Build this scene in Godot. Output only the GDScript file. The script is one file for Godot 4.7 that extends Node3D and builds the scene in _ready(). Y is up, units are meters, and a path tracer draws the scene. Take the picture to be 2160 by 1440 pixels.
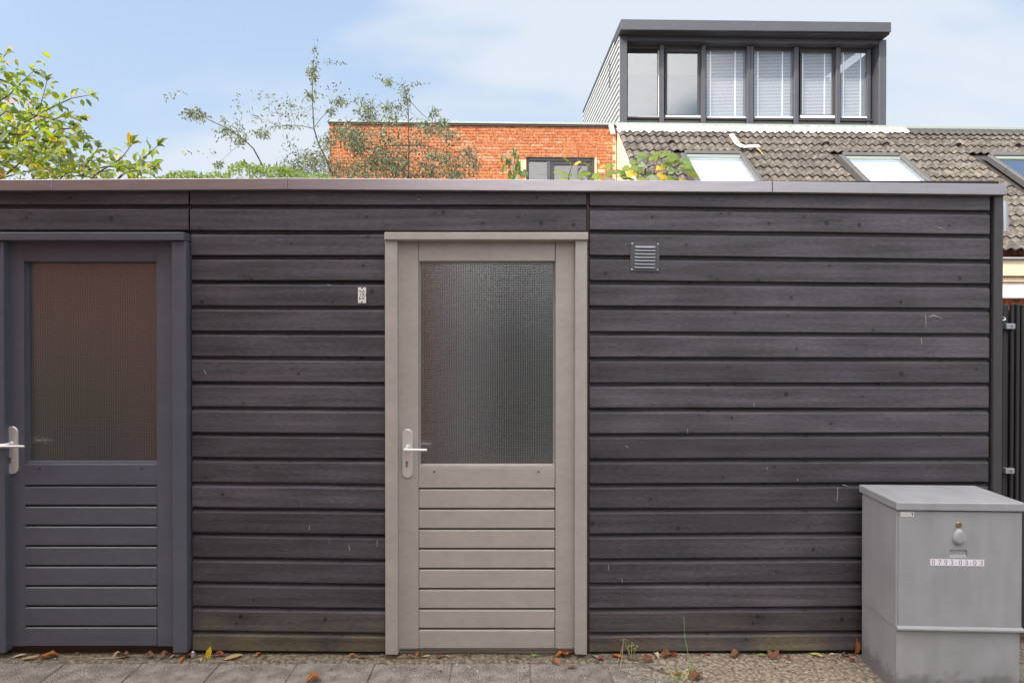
extends Node3D
# A black timber shed row in a narrow alley, with terraced houses and garden plants behind it.

const EYE := Vector3(0, 1.577, 3.36)
const PITCH := -0.4376
const FOCAL := 1440.0
var cam_basis := Basis(Vector3.RIGHT, deg_to_rad(PITCH))
var rng := RandomNumberGenerator.new()
var M := {}
var T := {}
var names := {}

# ------------------------------------------------------------------ mesh building
class MB:
	var v := PackedVector3Array()
	var n := PackedVector3Array()
	var c := PackedColorArray()
	var u := PackedVector2Array()
	var col := Color(1, 1, 1)
	func tri(a: Vector3, b: Vector3, d: Vector3) -> void:   # counter-clockwise from outside
		var nn := (b - a).cross(d - a)
		if nn.length_squared() < 1e-16:
			return
		nn = nn.normalized()
		for p in [a, d, b]:
			v.append(p); n.append(nn); c.append(col); u.append(Vector2(p.x, p.y))
	func tri_n(a: Vector3, b: Vector3, d: Vector3, na: Vector3, nb: Vector3, nd: Vector3) -> void:
		v.append(a); n.append(na); c.append(col); u.append(Vector2(a.x, a.y))
		v.append(d); n.append(nd); c.append(col); u.append(Vector2(d.x, d.y))
		v.append(b); n.append(nb); c.append(col); u.append(Vector2(b.x, b.y))
	func quad(a: Vector3, b: Vector3, d: Vector3, e: Vector3) -> void:
		tri(a, b, d); tri(a, d, e)
	func box(a: Vector3, b: Vector3) -> void:
		var x0 := minf(a.x, b.x); var x1 := maxf(a.x, b.x)
		var y0 := minf(a.y, b.y); var y1 := maxf(a.y, b.y)
		var z0 := minf(a.z, b.z); var z1 := maxf(a.z, b.z)
		var p := func(i: int, j: int, k: int) -> Vector3: return Vector3([x0, x1][i], [y0, y1][j], [z0, z1][k])
		quad(p.call(0, 0, 1), p.call(1, 0, 1), p.call(1, 1, 1), p.call(0, 1, 1))
		quad(p.call(1, 0, 0), p.call(0, 0, 0), p.call(0, 1, 0), p.call(1, 1, 0))
		quad(p.call(1, 0, 1), p.call(1, 0, 0), p.call(1, 1, 0), p.call(1, 1, 1))
		quad(p.call(0, 0, 0), p.call(0, 0, 1), p.call(0, 1, 1), p.call(0, 1, 0))
		quad(p.call(0, 1, 1), p.call(1, 1, 1), p.call(1, 1, 0), p.call(0, 1, 0))
		quad(p.call(0, 0, 0), p.call(1, 0, 0), p.call(1, 0, 1), p.call(0, 0, 1))
	func bevel(a: Vector3, b: Vector3, ch: float) -> void:   # a box whose edges are chamfered
		var lo := Vector3(minf(a.x, b.x), minf(a.y, b.y), minf(a.z, b.z))
		var hi := Vector3(maxf(a.x, b.x), maxf(a.y, b.y), maxf(a.z, b.z))
		hexa([Vector3(lo.x, lo.y, lo.z), Vector3(hi.x, lo.y, lo.z), Vector3(hi.x, hi.y, lo.z), Vector3(lo.x, hi.y, lo.z), Vector3(lo.x, lo.y, hi.z), Vector3(hi.x, lo.y, hi.z), Vector3(hi.x, hi.y, hi.z), Vector3(lo.x, hi.y, hi.z)], ch)
	func hexa(p: Array, ch: float) -> void:   # eight corners: 0-3 back (-z) anticlockwise from the front, 4-7 front; chamfered
		var q := {}   # corner -> [x-face point, y-face point, z-face point]
		for i in 8:
			var k: int = i % 4
			var zf: int = i / 4
			var nx: int = zf * 4 + [1, 0, 3, 2][k]
			var ny: int = zf * 4 + [3, 2, 1, 0][k]
			var nz: int = (1 - zf) * 4 + k
			var o: Vector3 = p[i]
			var ex: Vector3 = (p[nx] - o).normalized() * ch
			var ey: Vector3 = (p[ny] - o).normalized() * ch
			var ez: Vector3 = (p[nz] - o).normalized() * ch
			q[i] = [o + ey + ez, o + ex + ez, o + ex + ey]
		var f := func(ids: Array, w: int) -> void: quad(q[ids[0]][w], q[ids[1]][w], q[ids[2]][w], q[ids[3]][w])
		f.call([4, 5, 6, 7], 2); f.call([1, 0, 3, 2], 2)
		f.call([5, 1, 2, 6], 0); f.call([0, 4, 7, 3], 0)
		f.call([7, 6, 2, 3], 1); f.call([0, 1, 5, 4], 1)
		var e := func(i: int, j: int, w1: int, w2: int) -> void: quad(q[i][w1], q[j][w1], q[j][w2], q[i][w2])
		# edges along x (between y- and z-faces)
		e.call(4, 5, 1, 2); e.call(6, 7, 1, 2); e.call(1, 0, 1, 2); e.call(3, 2, 1, 2)
		# edges along y (between x- and z-faces)
		e.call(5, 6, 2, 0); e.call(7, 4, 2, 0); e.call(2, 1, 2, 0); e.call(0, 3, 2, 0)
		# edges along z (between x- and y-faces)
		e.call(5, 1, 1, 0); e.call(0, 4, 1, 0); e.call(2, 6, 1, 0); e.call(7, 3, 1, 0)
		for i in 8:
			var flip: bool = i in [0, 2, 5, 7]
			if flip: tri(q[i][0], q[i][2], q[i][1])
			else: tri(q[i][0], q[i][1], q[i][2])
	func tube(pts: Array, r0: float, r1: float, sides: int, caps := false) -> void:
		var rings := []
		var prev := Vector3.ZERO
		for i in pts.size():
			var d: Vector3 = (pts[mini(i + 1, pts.size() - 1)] - pts[maxi(i - 1, 0)]).normalized()
			var s := prev
			if s == Vector3.ZERO or absf(s.dot(d)) > 0.95:
				s = d.cross(Vector3.UP if absf(d.y) < 0.9 else Vector3.RIGHT)
			s = (s - d * s.dot(d)).normalized()
			prev = s
			var t := d.cross(s)
			var r := lerpf(r0, r1, float(i) / maxf(pts.size() - 1, 1))
			var ring := []
			for k in sides:
				var a := TAU * k / sides
				var o := s * cos(a) + t * sin(a)
				ring.append([pts[i] + o * r, o])
			rings.append(ring)
		for i in rings.size() - 1:
			for k in sides:
				var k2 := (k + 1) % sides
				var a: Array = rings[i][k]; var b: Array = rings[i][k2]; var d: Array = rings[i + 1][k2]; var e: Array = rings[i + 1][k]
				tri_n(a[0], b[0], d[0], a[1], b[1], d[1]); tri_n(a[0], d[0], e[0], a[1], d[1], e[1])
		if caps:
			for k in range(1, sides - 1):
				var l: Array = rings[rings.size() - 1]
				tri(l[0][0], l[k][0], l[k + 1][0])
				tri(rings[0][0][0], rings[0][k + 1][0], rings[0][k][0])
	func prism(poly: PackedVector2Array, z0: float, z1: float, ch := 0.0) -> void:   # an outline in x-y, extruded towards z1, its front edge chamfered
		var pp := poly
		if Geometry2D.is_polygon_clockwise(pp):
			pp.reverse()
		var inner := pp
		if ch > 0.0:
			var off := Geometry2D.offset_polygon(pp, -ch)
			if off.size() == 1 and off[0].size() == pp.size():
				inner = off[0]
				if Geometry2D.is_polygon_clockwise(inner): inner.reverse()
				var best := 0
				for i in inner.size():
					if inner[i].distance_squared_to(pp[0]) < inner[best].distance_squared_to(pp[0]): best = i
				var rot := PackedVector2Array()
				for i in inner.size(): rot.append(inner[(best + i) % inner.size()])
				inner = rot
			else:
				ch = 0.0
		var m := pp.size()
		for i in m:
			var a := pp[i]; var b := pp[(i + 1) % m]; var ai := inner[i]; var bi := inner[(i + 1) % m]
			quad(Vector3(a.x, a.y, z0), Vector3(b.x, b.y, z0), Vector3(b.x, b.y, z1 - ch), Vector3(a.x, a.y, z1 - ch))
			if ch > 0.0:
				quad(Vector3(a.x, a.y, z1 - ch), Vector3(b.x, b.y, z1 - ch), Vector3(bi.x, bi.y, z1), Vector3(ai.x, ai.y, z1))
		var ids := Geometry2D.triangulate_polygon(inner)
		for i in range(0, ids.size(), 3):
			var a := inner[ids[i]]; var b := inner[ids[i + 1]]; var d := inner[ids[i + 2]]
			if (b - a).cross(d - a) < 0.0:
				var s := b; b = d; d = s
			tri(Vector3(a.x, a.y, z1), Vector3(b.x, b.y, z1), Vector3(d.x, d.y, z1))
	func ball(at: Vector3, r: Vector3, seg := 8, rings := 5) -> void:
		for j in rings:
			for i in seg:
				var q := func(ii: int, jj: int) -> Vector3:
					var th := PI * jj / rings; var ph := TAU * ii / seg
					return Vector3(sin(th) * cos(ph), cos(th), sin(th) * sin(ph))
				var a: Vector3 = q.call(i, j); var b: Vector3 = q.call(i + 1, j); var d: Vector3 = q.call(i + 1, j + 1); var e: Vector3 = q.call(i, j + 1)
				tri_n(at + a * r, at + b * r, at + d * r, a, b, d); tri_n(at + a * r, at + d * r, at + e * r, a, d, e)
	func leaf(at: Vector3, dir: Vector3, up: Vector3, length: float, width: float, fold := 0.25, droop := 0.15) -> void:
		dir = dir.normalized()
		var side := dir.cross(up)
		if side.length() < 0.01: side = dir.cross(Vector3.RIGHT)
		side = side.normalized()
		up = side.cross(dir).normalized()
		var w := width * 0.5
		var p := [at, at + dir * length * 0.3 + up * droop * length * 0.12, at + dir * length * 0.68 + up * droop * length * 0.05, at + dir * length - up * droop * length]
		var f := up * fold * w
		var l1: Vector3 = p[1] - side * w * 0.85 + f; var l2: Vector3 = p[2] - side * w * 0.8 + f
		var r1: Vector3 = p[1] + side * w * 0.85 + f; var r2: Vector3 = p[2] + side * w * 0.8 + f
		tri(p[0], p[1], l1); tri(p[0], r1, p[1])
		quad(p[1], p[2], l2, l1); quad(p[1], r1, r2, p[2])
		tri(p[2], p[3], l2); tri(p[2], r2, p[3])
	func sliver(at: Vector3, dir: Vector3, side: Vector3, length: float, width: float) -> void:
		tri(at, at + dir * length * 0.5 + side * width * 0.5, at + dir * length); tri(at, at + dir * length, at + dir * length * 0.5 - side * width * 0.5)
	func sheet(x0: float, x1: float, nx: int, z0: float, z1: float, nz: int, f: Callable) -> void:   # a smooth height field
		var h := []
		for i in nx + 1:
			var row := PackedFloat32Array()
			for j in nz + 1: row.append(f.call(lerpf(x0, x1, float(i) / nx), lerpf(z0, z1, float(j) / nz)))
			h.append(row)
		var dx := (x1 - x0) / nx; var dz := (z1 - z0) / nz
		var at := func(i: int, j: int) -> Array:
			var gx: float = (h[mini(i + 1, nx)][j] - h[maxi(i - 1, 0)][j]) / (2.0 * dx); var gz: float = (h[i][mini(j + 1, nz)] - h[i][maxi(j - 1, 0)]) / (2.0 * dz)
			return [Vector3(x0 + dx * i, h[i][j], z0 + dz * j), Vector3(-gx, 1.0, -gz).normalized()]
		for i in nx:
			for j in nz:
				var a: Array = at.call(i, j + 1); var b: Array = at.call(i + 1, j + 1); var c2: Array = at.call(i + 1, j); var d: Array = at.call(i, j)
				tri_n(a[0], b[0], c2[0], a[1], b[1], c2[1]); tri_n(a[0], c2[0], d[0], a[1], c2[1], d[1])
	func done() -> ArrayMesh:
		var a := []
		a.resize(Mesh.ARRAY_MAX)
		a[Mesh.ARRAY_VERTEX] = v; a[Mesh.ARRAY_NORMAL] = n; a[Mesh.ARRAY_COLOR] = c; a[Mesh.ARRAY_TEX_UV] = u
		var m := ArrayMesh.new()
		m.add_surface_from_arrays(Mesh.PRIMITIVE_TRIANGLES, a)
		return m

func part(called: String, mesh: Mesh, material: Material, parent: Node, xf := Transform3D.IDENTITY) -> MeshInstance3D:
	var o := MeshInstance3D.new()
	o.name = numbered(called, parent)
	o.mesh = mesh
	o.material_override = material
	o.transform = xf
	parent.add_child(o, true)
	return o

func numbered(called: String, parent: Node) -> String:
	var key := str(parent.get_instance_id()) + called
	var k: int = names.get(key, 0)
	names[key] = k + 1
	return called if k == 0 else "%s_%03d" % [called, k]

func group_node(called: String, parent: Node, xf := Transform3D.IDENTITY) -> Node3D:
	var o := Node3D.new()
	o.name = numbered(called, parent)
	o.transform = xf
	parent.add_child(o, true)
	return o

func tag(o: Node, label: String, category: String, group := "") -> Node:
	o.set_meta("label", label); o.set_meta("category", category)
	if group: o.set_meta("group", group)
	return o

func thing(called: String, label: String, category: String, xf := Transform3D.IDENTITY, group := "") -> Node3D:
	var o := group_node(called, self, xf)
	tag(o, label, category, group)
	return o

# ------------------------------------------------------------------ measuring: points on known planes of the place
func ray(px: float, py: float) -> Vector3:
	return cam_basis * Vector3((px - 1080.0) / FOCAL, (720.0 - py) / FOCAL, -1.0)

func P(px: float, py: float, z := 0.0) -> Vector3:      # on the upright plane at depth z (the shed front is z = 0)
	var d := ray(px, py)
	return EYE + d * ((z - EYE.z) / d.z)

func G(px: float, py: float, y := 0.0) -> Vector3:      # on the ground
	var d := ray(px, py)
	return EYE + d * ((y - EYE.y) / d.y)

const H_ORG := Vector3(2.139, 0, -10.64)
var HB := Basis(Vector3.UP, deg_to_rad(2.0))
const ROOF_Y := 5.83
const SLOPE := 37.5
func hp(px: float, py: float, zl := 0.0) -> Vector3:    # in the houses' own frame, on the plane zl in front of the brick face
	var o := HB.inverse() * (EYE - H_ORG)
	var d := HB.inverse() * ray(px, py)
	return o + d * ((zl - o.z) / d.z)

func roof_frame() -> Transform3D:
	var s := sin(deg_to_rad(SLOPE)); var k := cos(deg_to_rad(SLOPE))
	return Transform3D(Basis(Vector3.RIGHT, Vector3(0, k, s), Vector3(0, -s, k)), Vector3(0, ROOF_Y, 0))

func sp(px: float, py: float, lift := 0.0) -> Vector3:  # on the tiled slope: x along the ridge, z down the slope
	var inv := roof_frame().affine_inverse()
	var o := inv * (HB.inverse() * (EYE - H_ORG))
	var d := inv.basis * (HB.inverse() * ray(px, py))
	return o + d * ((lift - o.y) / d.y)

# ------------------------------------------------------------------ materials
func lin(r: float, g: float, b: float) -> Color:
	return Color(r, g, b).linear_to_srgb()

func mat(called: String, c: Color, rough := 0.8, metal := 0.0) -> StandardMaterial3D:
	var m := StandardMaterial3D.new()
	m.resource_name = called
	m.albedo_color = c
	m.roughness = rough
	m.metallic = metal
	M[called] = m
	return m

func noise_image(w: int, h: int, freq: float, seed_: int, octaves := 4, stretch := Vector2(1, 1)) -> PackedByteArray:
	var f := FastNoiseLite.new()
	f.seed = seed_; f.frequency = freq; f.fractal_octaves = octaves; f.noise_type = FastNoiseLite.TYPE_SIMPLEX_SMOOTH
	var im := f.get_seamless_image(maxi(16, int(w / stretch.x)), maxi(16, int(h / stretch.y)), false, false, 0.15)
	im.convert(Image.FORMAT_L8)
	im.resize(w, h, Image.INTERPOLATE_CUBIC)
	return im.get_data()

func tex_from(b: PackedByteArray, w: int, h: int, fmt := Image.FORMAT_L8) -> ImageTexture:
	return ImageTexture.create_from_image(Image.create_from_data(w, h, false, fmt, b))

func rgb_tex(w: int, h: int, f: Callable) -> ImageTexture:
	var b := PackedByteArray()
	b.resize(w * h * 3)
	for i in w * h:
		var k: Color = f.call(i)
		b[i * 3] = clampi(int(k.r * 255.0), 0, 255); b[i * 3 + 1] = clampi(int(k.g * 255.0), 0, 255); b[i * 3 + 2] = clampi(int(k.b * 255.0), 0, 255)
	return tex_from(b, w, h, Image.FORMAT_RGB8)

func make_textures() -> void:
	# stained softwood: streaks along x, knots, a few pale specks
	var w := 2048; var h := 1024
	var streak := noise_image(w, h, 0.05, 11, 4, Vector2(24, 1))
	var broad := noise_image(w, h, 0.006, 12, 3, Vector2(5, 1))
	var fine := noise_image(w, h, 0.25, 13, 2, Vector2(6, 1))
	var patch := noise_image(w, h, 0.004, 14, 4)
	var wood := PackedByteArray(); wood.resize(w * h)
	var bump := PackedByteArray(); bump.resize(w * h)
	for i in w * h:
		var g := streak[i] * 0.48 + fine[i] * 0.40 + broad[i] * 0.12
		wood[i] = clampi(int(192.0 + (g - 128.0) * 0.52 + (patch[i] - 128.0) * 0.13), 50, 255)
		bump[i] = clampi(int(150.0 + (streak[i] - 128) * 0.45 + (fine[i] - 128) * 0.4), 0, 255)
	rng.seed = 5
	for k in 120:
		var cx := rng.randi_range(0, w - 1); var cy := rng.randi_range(0, h - 1)
		var r := rng.randf_range(2.0, 5.5)
		var swirl := r * 4.0
		for dy in range(-int(swirl * 0.6), int(swirl * 0.6)):
			for dx in range(-int(swirl * 2.2), int(swirl * 2.2)):
				var x := posmod(cx + dx, w); var y := posmod(cy + dy, h)
				var e := Vector2(dx / 1.25, dy).length()
				var far := Vector2(dx / 3.2, dy / 0.62).length()
				var i := y * w + x
				var dark := 0.0
				if e < r: dark = 105.0 * (1.0 - 0.55 * e / r)
				elif far < swirl: dark = 34.0 * (1.0 - far / swirl) * (0.45 + 0.55 * sin(dy * 1.6 + absf(dx) * 0.05))
				if dark > 0.0:
					wood[i] = clampi(int(wood[i] - dark), 40, 255); bump[i] = clampi(int(bump[i] - dark * 0.8), 0, 255)
	for k in 1100:   # scuffs, droppings and paint specks
		var x0 := rng.randi_range(3, w - 12); var y0 := rng.randi_range(3, h - 12)
		var l := rng.randi_range(1, 2) if rng.randf() < 0.85 else rng.randi_range(3, 9)
		var bright := rng.randf_range(0.25, 1.0)
		var slant := rng.randf_range(-0.5, 0.5)
		for t in l:
			for e in 2:
				var i := (y0 + t) * w + x0 + int(t * slant) + e
				wood[i] = int(lerpf(wood[i], 255.0, bright))
	for k in 150:   # hairline cracks along the grain
		var x0 := rng.randi_range(0, w - 1); var y0 := rng.randi_range(2, h - 3)
		for t in rng.randi_range(15, 90):
			var i := (y0 + int(sin(t * 0.07 + k) * 1.2)) * w + posmod(x0 + t, w)
			wood[i] = int(wood[i] * 0.72); bump[i] = int(bump[i] * 0.55)
	T.wood = tex_from(wood, w, h); T.wood_bump = tex_from(bump, w, h)
	# general fine noise
	var s := 512
	var n1 := noise_image(s, s, 0.03, 21, 5); var n2 := noise_image(s, s, 0.3, 22, 2); var n3 := noise_image(s, s, 0.008, 23, 4)
	var mottle := PackedByteArray(); mottle.resize(s * s)
	var grain := PackedByteArray(); grain.resize(s * s)
	for i in s * s:
		mottle[i] = clampi(int(236.0 + (n1[i] - 128) * 0.05 + (n3[i] - 128) * 0.05 + (n2[i] - 128) * 0.10), 0, 255)
		grain[i] = clampi(int(128.0 + (n2[i] - 128) * 0.9 + (n1[i] - 128) * 0.5), 0, 255)
	T.mottle = tex_from(mottle, s, s); T.grain = tex_from(grain, s, s)
	# concrete pavers: speckled aggregate with moss and dirt
	var ca := noise_image(1024, 1024, 0.006, 31, 5); var cb := noise_image(1024, 1024, 0.11, 32, 4); var cc := noise_image(1024, 1024, 0.012, 33, 5)
	T.concrete = rgb_tex(1024, 1024, func(i: int) -> Color:
		var base := 0.78 + (ca[i] - 128) * 0.0014 + (cb[i] - 128) * 0.0052
		var moss := smoothstep(150.0, 200.0, float(cc[i])) * 0.6
		var speck := 0.16 if cb[i] > 205 else (-0.16 if cb[i] < 52 else 0.0)
		return Color(base + speck - moss * 0.07, base * 0.975 + speck - moss * 0.05, base * 0.94 + speck - moss * 0.13))
	T.concrete_bump = tex_from(cb, 1024, 1024)
	# roof tile: sanded grey-brown concrete with pale lichen
	var ta := noise_image(1024, 1024, 0.01, 41, 5); var tb := noise_image(1024, 1024, 0.2, 42, 3); var tl := noise_image(1024, 1024, 0.03, 43, 2); var tm := noise_image(1024, 1024, 0.004, 44, 3)
	T.tile = rgb_tex(1024, 1024, func(i: int) -> Color:
		var base := 0.66 + (ta[i] - 128) * 0.0030 + (tb[i] - 128) * 0.0022
		var li := smoothstep(188.0, 206.0, tl[i] + (tb[i] - 128) * 0.12) * smoothstep(95.0, 150.0, float(tm[i]))
		return Color(base, base * 0.98, base * 0.95).lerp(Color(0.96, 0.95, 0.90), li * 0.8))
	T.grit = tex_from(tb, 1024, 1024)
	# brick face: sanded, with pale bloom
	var ba := noise_image(512, 512, 0.02, 51, 4); var bb := noise_image(512, 512, 0.18, 52, 3); var bc := noise_image(512, 512, 0.008, 53, 4, Vector2(4, 1))
	T.brick = rgb_tex(512, 512, func(i: int) -> Color:
		var k := 0.80 + (ba[i] - 128) * 0.0024 + (bb[i] - 128) * 0.0020
		var bloom := smoothstep(168.0, 215.0, float(bc[i])) * 0.45
		return Color(k, k, k).lerp(Color(1, 1, 1), bloom * 0.5))
	T.brick_bump = tex_from(ba, 512, 512)
	# grime for the cabinet: thin runs down and blotches
	var ga := noise_image(512, 512, 0.02, 61, 4, Vector2(1, 8)); var gb := noise_image(512, 512, 0.01, 62, 5); var gc := noise_image(512, 512, 0.35, 63, 2)
	T.grime = rgb_tex(512, 512, func(i: int) -> Color:
		var k := 0.92 + (ga[i] - 128) * 0.0002 + (gb[i] - 128) * 0.0003 + (gc[i] - 128) * 0.00025
		return Color(k * 1.0, k * 0.995, k * 0.985))
	# soil and sand
	var sa := noise_image(1024, 1024, 0.012, 71, 5); var sb := noise_image(1024, 1024, 0.32, 72, 3)
	T.sand = rgb_tex(1024, 1024, func(i: int) -> Color:
		var k := 0.74 + (sa[i] - 128) * 0.0024 + (sb[i] - 128) * 0.0026
		return Color(k, k * 0.94, k * 0.86))
	T.sand_bump = tex_from(sb, 1024, 1024)

func tri_tex(m: StandardMaterial3D, tex: Texture2D, scale: Vector3, bump: Texture2D = null, cm := 0.1, in_world := true) -> StandardMaterial3D:
	m.albedo_texture = tex
	m.uv1_triplanar = true
	m.uv1_world_triplanar = in_world
	m.uv1_triplanar_sharpness = 4.0
	m.uv1_scale = scale
	if bump:
		m.heightmap_enabled = true
		m.heightmap_texture = bump
		m.heightmap_scale = cm
	return m

func leaf_mat(called: String, c: Color, through: Color, rough := 0.5) -> StandardMaterial3D:
	var m := mat(called, c, rough)
	m.backlight_enabled = true
	m.backlight = through
	m.cull_mode = BaseMaterial3D.CULL_DISABLED
	return m

func make_materials() -> void:
	var wood_scale := Vector3(1.0 / 3.7, 1.0 / 2.6, 1.0 / 2.6)
	for k in 4:
		var t: float = [1.0, 0.84, 1.16, 0.93][k]
		var b := tri_tex(mat("stained_board_%d" % k, lin(0.264 * t, 0.230 * t, 0.276 * t), 0.58), T.wood, wood_scale, T.wood_bump, 0.09)
		b.vertex_color_use_as_albedo = true
		b.uv1_offset = Vector3(0.31 * k, 0, 0)
	tri_tex(mat("black_post", lin(0.060, 0.056, 0.062), 0.6), T.mottle, Vector3(3, 1, 3), T.grain, 0.05)
	tri_tex(mat("brown_batten", lin(0.075, 0.045, 0.03), 0.8), T.mottle, Vector3(3, 3, 3))
	mat("dark_inside", lin(0.035, 0.033, 0.032), 0.9)
	tri_tex(mat("inside_wall", lin(0.16, 0.14, 0.12), 0.9), T.mottle, Vector3(1, 1, 1))
	tri_tex(mat("taupe_paint", lin(0.472, 0.430, 0.393), 0.46), T.mottle, Vector3(0.9, 1.3, 1), T.grain, 0.012)
	tri_tex(mat("blue_paint", lin(0.128, 0.130, 0.163), 0.28), T.mottle, Vector3(0.9, 1.3, 1), T.grain, 0.012)
	tri_tex(mat("brushed_trim", lin(0.51, 0.468, 0.488), 0.42, 0.85), T.mottle, Vector3(0.35, 3, 3))
	mat("steel_handle", lin(0.80, 0.78, 0.76), 0.36, 0.55)
	mat("brass", lin(0.42, 0.33, 0.20), 0.35, 0.9)
	mat("scuff", lin(0.42, 0.41, 0.40), 0.8)
	mat("hole_dark", lin(0.02, 0.02, 0.02), 0.9)
	mat("pure_dark", lin(0.012, 0.012, 0.013), 0.7)
	# patterned glass: partly see-through, slightly coated
	for q in [["patterned_glass", 0.18, 0.05, Color(0.93, 0.95, 0.94)], ["coated_glass", 0.12, 0.02, Color(0.90, 0.93, 0.96)], ["skylight_mirror", 0.22, 0.02, Color(0.85, 0.92, 0.99)], ["dark_glass", 0.09, 0.02, Color(0.8, 0.82, 0.84)]]:
		var g := mat(q[0], Color(q[3].r, q[3].g, q[3].b, 0.0), q[2])
		g.refraction_enabled = true
		g.refraction_scale = q[1]
	var sg := mat("skylight_glass", Color(0.85, 0.92, 1.0, 0.10), 0.04)
	sg.transparency = BaseMaterial3D.TRANSPARENCY_ALPHA
	mat("glint_web", lin(0.20, 0.202, 0.20), 0.2)  # pale tone stands for sky glints along the glass facets
	# metal plates, sign, cabinet
	mat("vent_plate", lin(0.085, 0.08, 0.088), 0.42, 0.3)
	mat("vent_slat_lit", lin(0.36, 0.37, 0.42), 0.36, 0.4)  # lighter and bluer than the plate: skylight on the louvres painted in
	mat("screw", lin(0.75, 0.74, 0.72), 0.3, 0.8)
	mat("enamel_white", lin(0.78, 0.76, 0.72), 0.35)
	mat("rust", lin(0.20, 0.07, 0.025), 0.9)
	mat("digit_ink", lin(0.05, 0.05, 0.09), 0.5)
	mat("sticker", lin(0.80, 0.78, 0.84), 0.4)
	mat("sticker_ink", lin(0.20, 0.06, 0.17), 0.5)
	tri_tex(mat("cabinet_grey", lin(0.385, 0.388, 0.415), 0.5), T.grime, Vector3(0.9, 0.7, 0.9), T.grain, 0.004).vertex_color_use_as_albedo = true
	mat("knob_grey", lin(0.33, 0.33, 0.35), 0.4)
	mat("galvanised", lin(0.5, 0.51, 0.53), 0.45, 0.8)
	# ground
	tri_tex(mat("paver", lin(0.405, 0.38, 0.35), 0.95), T.concrete, Vector3(1.4, 1.4, 1.4), T.concrete_bump, 0.16)
	tri_tex(mat("paver_b", lin(0.375, 0.352, 0.325), 0.95), T.concrete, Vector3(1.4, 1.4, 1.4), T.concrete_bump, 0.16).uv1_offset = Vector3(0.4, 0, 0.2)
	tri_tex(mat("soil", lin(0.33, 0.305, 0.272), 1.0), T.sand, Vector3(2.6, 2.6, 2.6), T.sand_bump, 0.05)
	tri_tex(mat("sandy", lin(0.47, 0.435, 0.395), 1.0), T.sand, Vector3(2.6, 2.6, 2.6), T.sand_bump, 0.05)
	mat("shell_white", lin(0.78, 0.76, 0.72), 0.6)
	tri_tex(mat("opposite_brick", lin(0.62, 0.245, 0.17), 0.9), T.brick, Vector3(1.2, 1.2, 1.2), T.brick_bump, 0.3)
	mat("fence_dark", lin(0.05, 0.05, 0.06), 0.9)
	mat("fence_red", lin(0.16, 0.09, 0.075), 0.9)
	mat("fence_pale", lin(0.80, 0.80, 0.78), 0.9)
	mat("fence_grey", lin(0.26, 0.27, 0.27), 0.9)
	# houses
	for k in 5:
		var c: Color = [lin(0.62, 0.205, 0.08), lin(0.58, 0.18, 0.07), lin(0.66, 0.24, 0.10), lin(0.55, 0.165, 0.065), lin(0.70, 0.32, 0.18)][k]
		tri_tex(mat("orange_brick_%d" % k, c, 0.9), T.brick, Vector3(1.6, 1.6, 1.6), T.brick_bump, 0.12).uv1_offset = Vector3(0.2 * k, 0.37 * k, 0)
	tri_tex(mat("mortar", lin(0.76, 0.50, 0.33), 0.95), T.mottle, Vector3(2, 2, 2))
	tri_tex(mat("red_wall", lin(0.46, 0.175, 0.12), 0.9), T.brick, Vector3(1.2, 1.2, 1.2), T.brick_bump, 0.3)
	for k in 4:
		var c: Color = [lin(0.215, 0.196, 0.184), lin(0.190, 0.172, 0.162), lin(0.245, 0.224, 0.210), lin(0.165, 0.150, 0.142)][k]
		tri_tex(mat("roof_tile_%d" % k, c, 0.95), T.tile, Vector3(0.8, 0.8, 0.8), T.grit, 0.22).uv1_offset = Vector3(0.17 * k, 0.3 * k, 0.11 * k)
	mat("roof_felt", lin(0.03, 0.028, 0.026), 0.9)
	tri_tex(mat("cream_plaster", lin(0.74, 0.60, 0.45), 0.95), T.mottle, Vector3(2, 2, 2), T.grain, 0.4)
	tri_tex(mat("white_lead", lin(0.74, 0.735, 0.73), 0.75), T.mottle, Vector3(3, 3, 3), T.grain, 0.3)
	tri_tex(mat("dark_lead", lin(0.05, 0.047, 0.05), 0.6), T.mottle, Vector3(3, 3, 3), T.grain, 0.2)
	mat("green_trim", lin(0.30, 0.34, 0.315), 0.5, 0.25)
	tri_tex(mat("dormer_grey", lin(0.068, 0.071, 0.090), 0.42), T.mottle, Vector3(0.6, 0.6, 0.6))
	mat("dormer_dark", lin(0.032, 0.031, 0.036), 0.5)
	mat("dormer_panel", lin(0.13, 0.145, 0.14), 0.5)
	mat("cladding_grey", lin(0.36, 0.37, 0.385), 0.55)
	mat("white_frame", lin(0.78, 0.78, 0.76), 0.4)
	mat("reflected_sky_white", lin(0.56, 0.58, 0.62), 0.6)
	mat("slat_pale", lin(0.40, 0.40, 0.44), 0.6)
	mat("blind_tape", lin(0.78, 0.74, 0.68), 0.6)
	mat("gate_black", lin(0.032, 0.030, 0.033), 0.5)
	mat("room_dark", lin(0.10, 0.10, 0.11), 0.9)
	mat("room_pale", lin(0.55, 0.55, 0.56), 0.9)
	mat("skylight_frame", lin(0.095, 0.093, 0.095), 0.5, 0.3)
	mat("chain_dark", lin(0.06, 0.055, 0.05), 0.6, 0.4)
	mat("beige_gutter", lin(0.50, 0.45, 0.33), 0.6)
	# plants
	leaf_mat("leaf_green", lin(0.064, 0.105, 0.011), lin(0.21, 0.31, 0.015), 0.7)
	leaf_mat("leaf_lime", lin(0.100, 0.140, 0.010), lin(0.33, 0.40, 0.018), 0.7)
	leaf_mat("leaf_deep", lin(0.042, 0.075, 0.022), lin(0.14, 0.24, 0.04))
	leaf_mat("leaf_grey", lin(0.13, 0.165, 0.10), lin(0.22, 0.28, 0.12))
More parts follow.
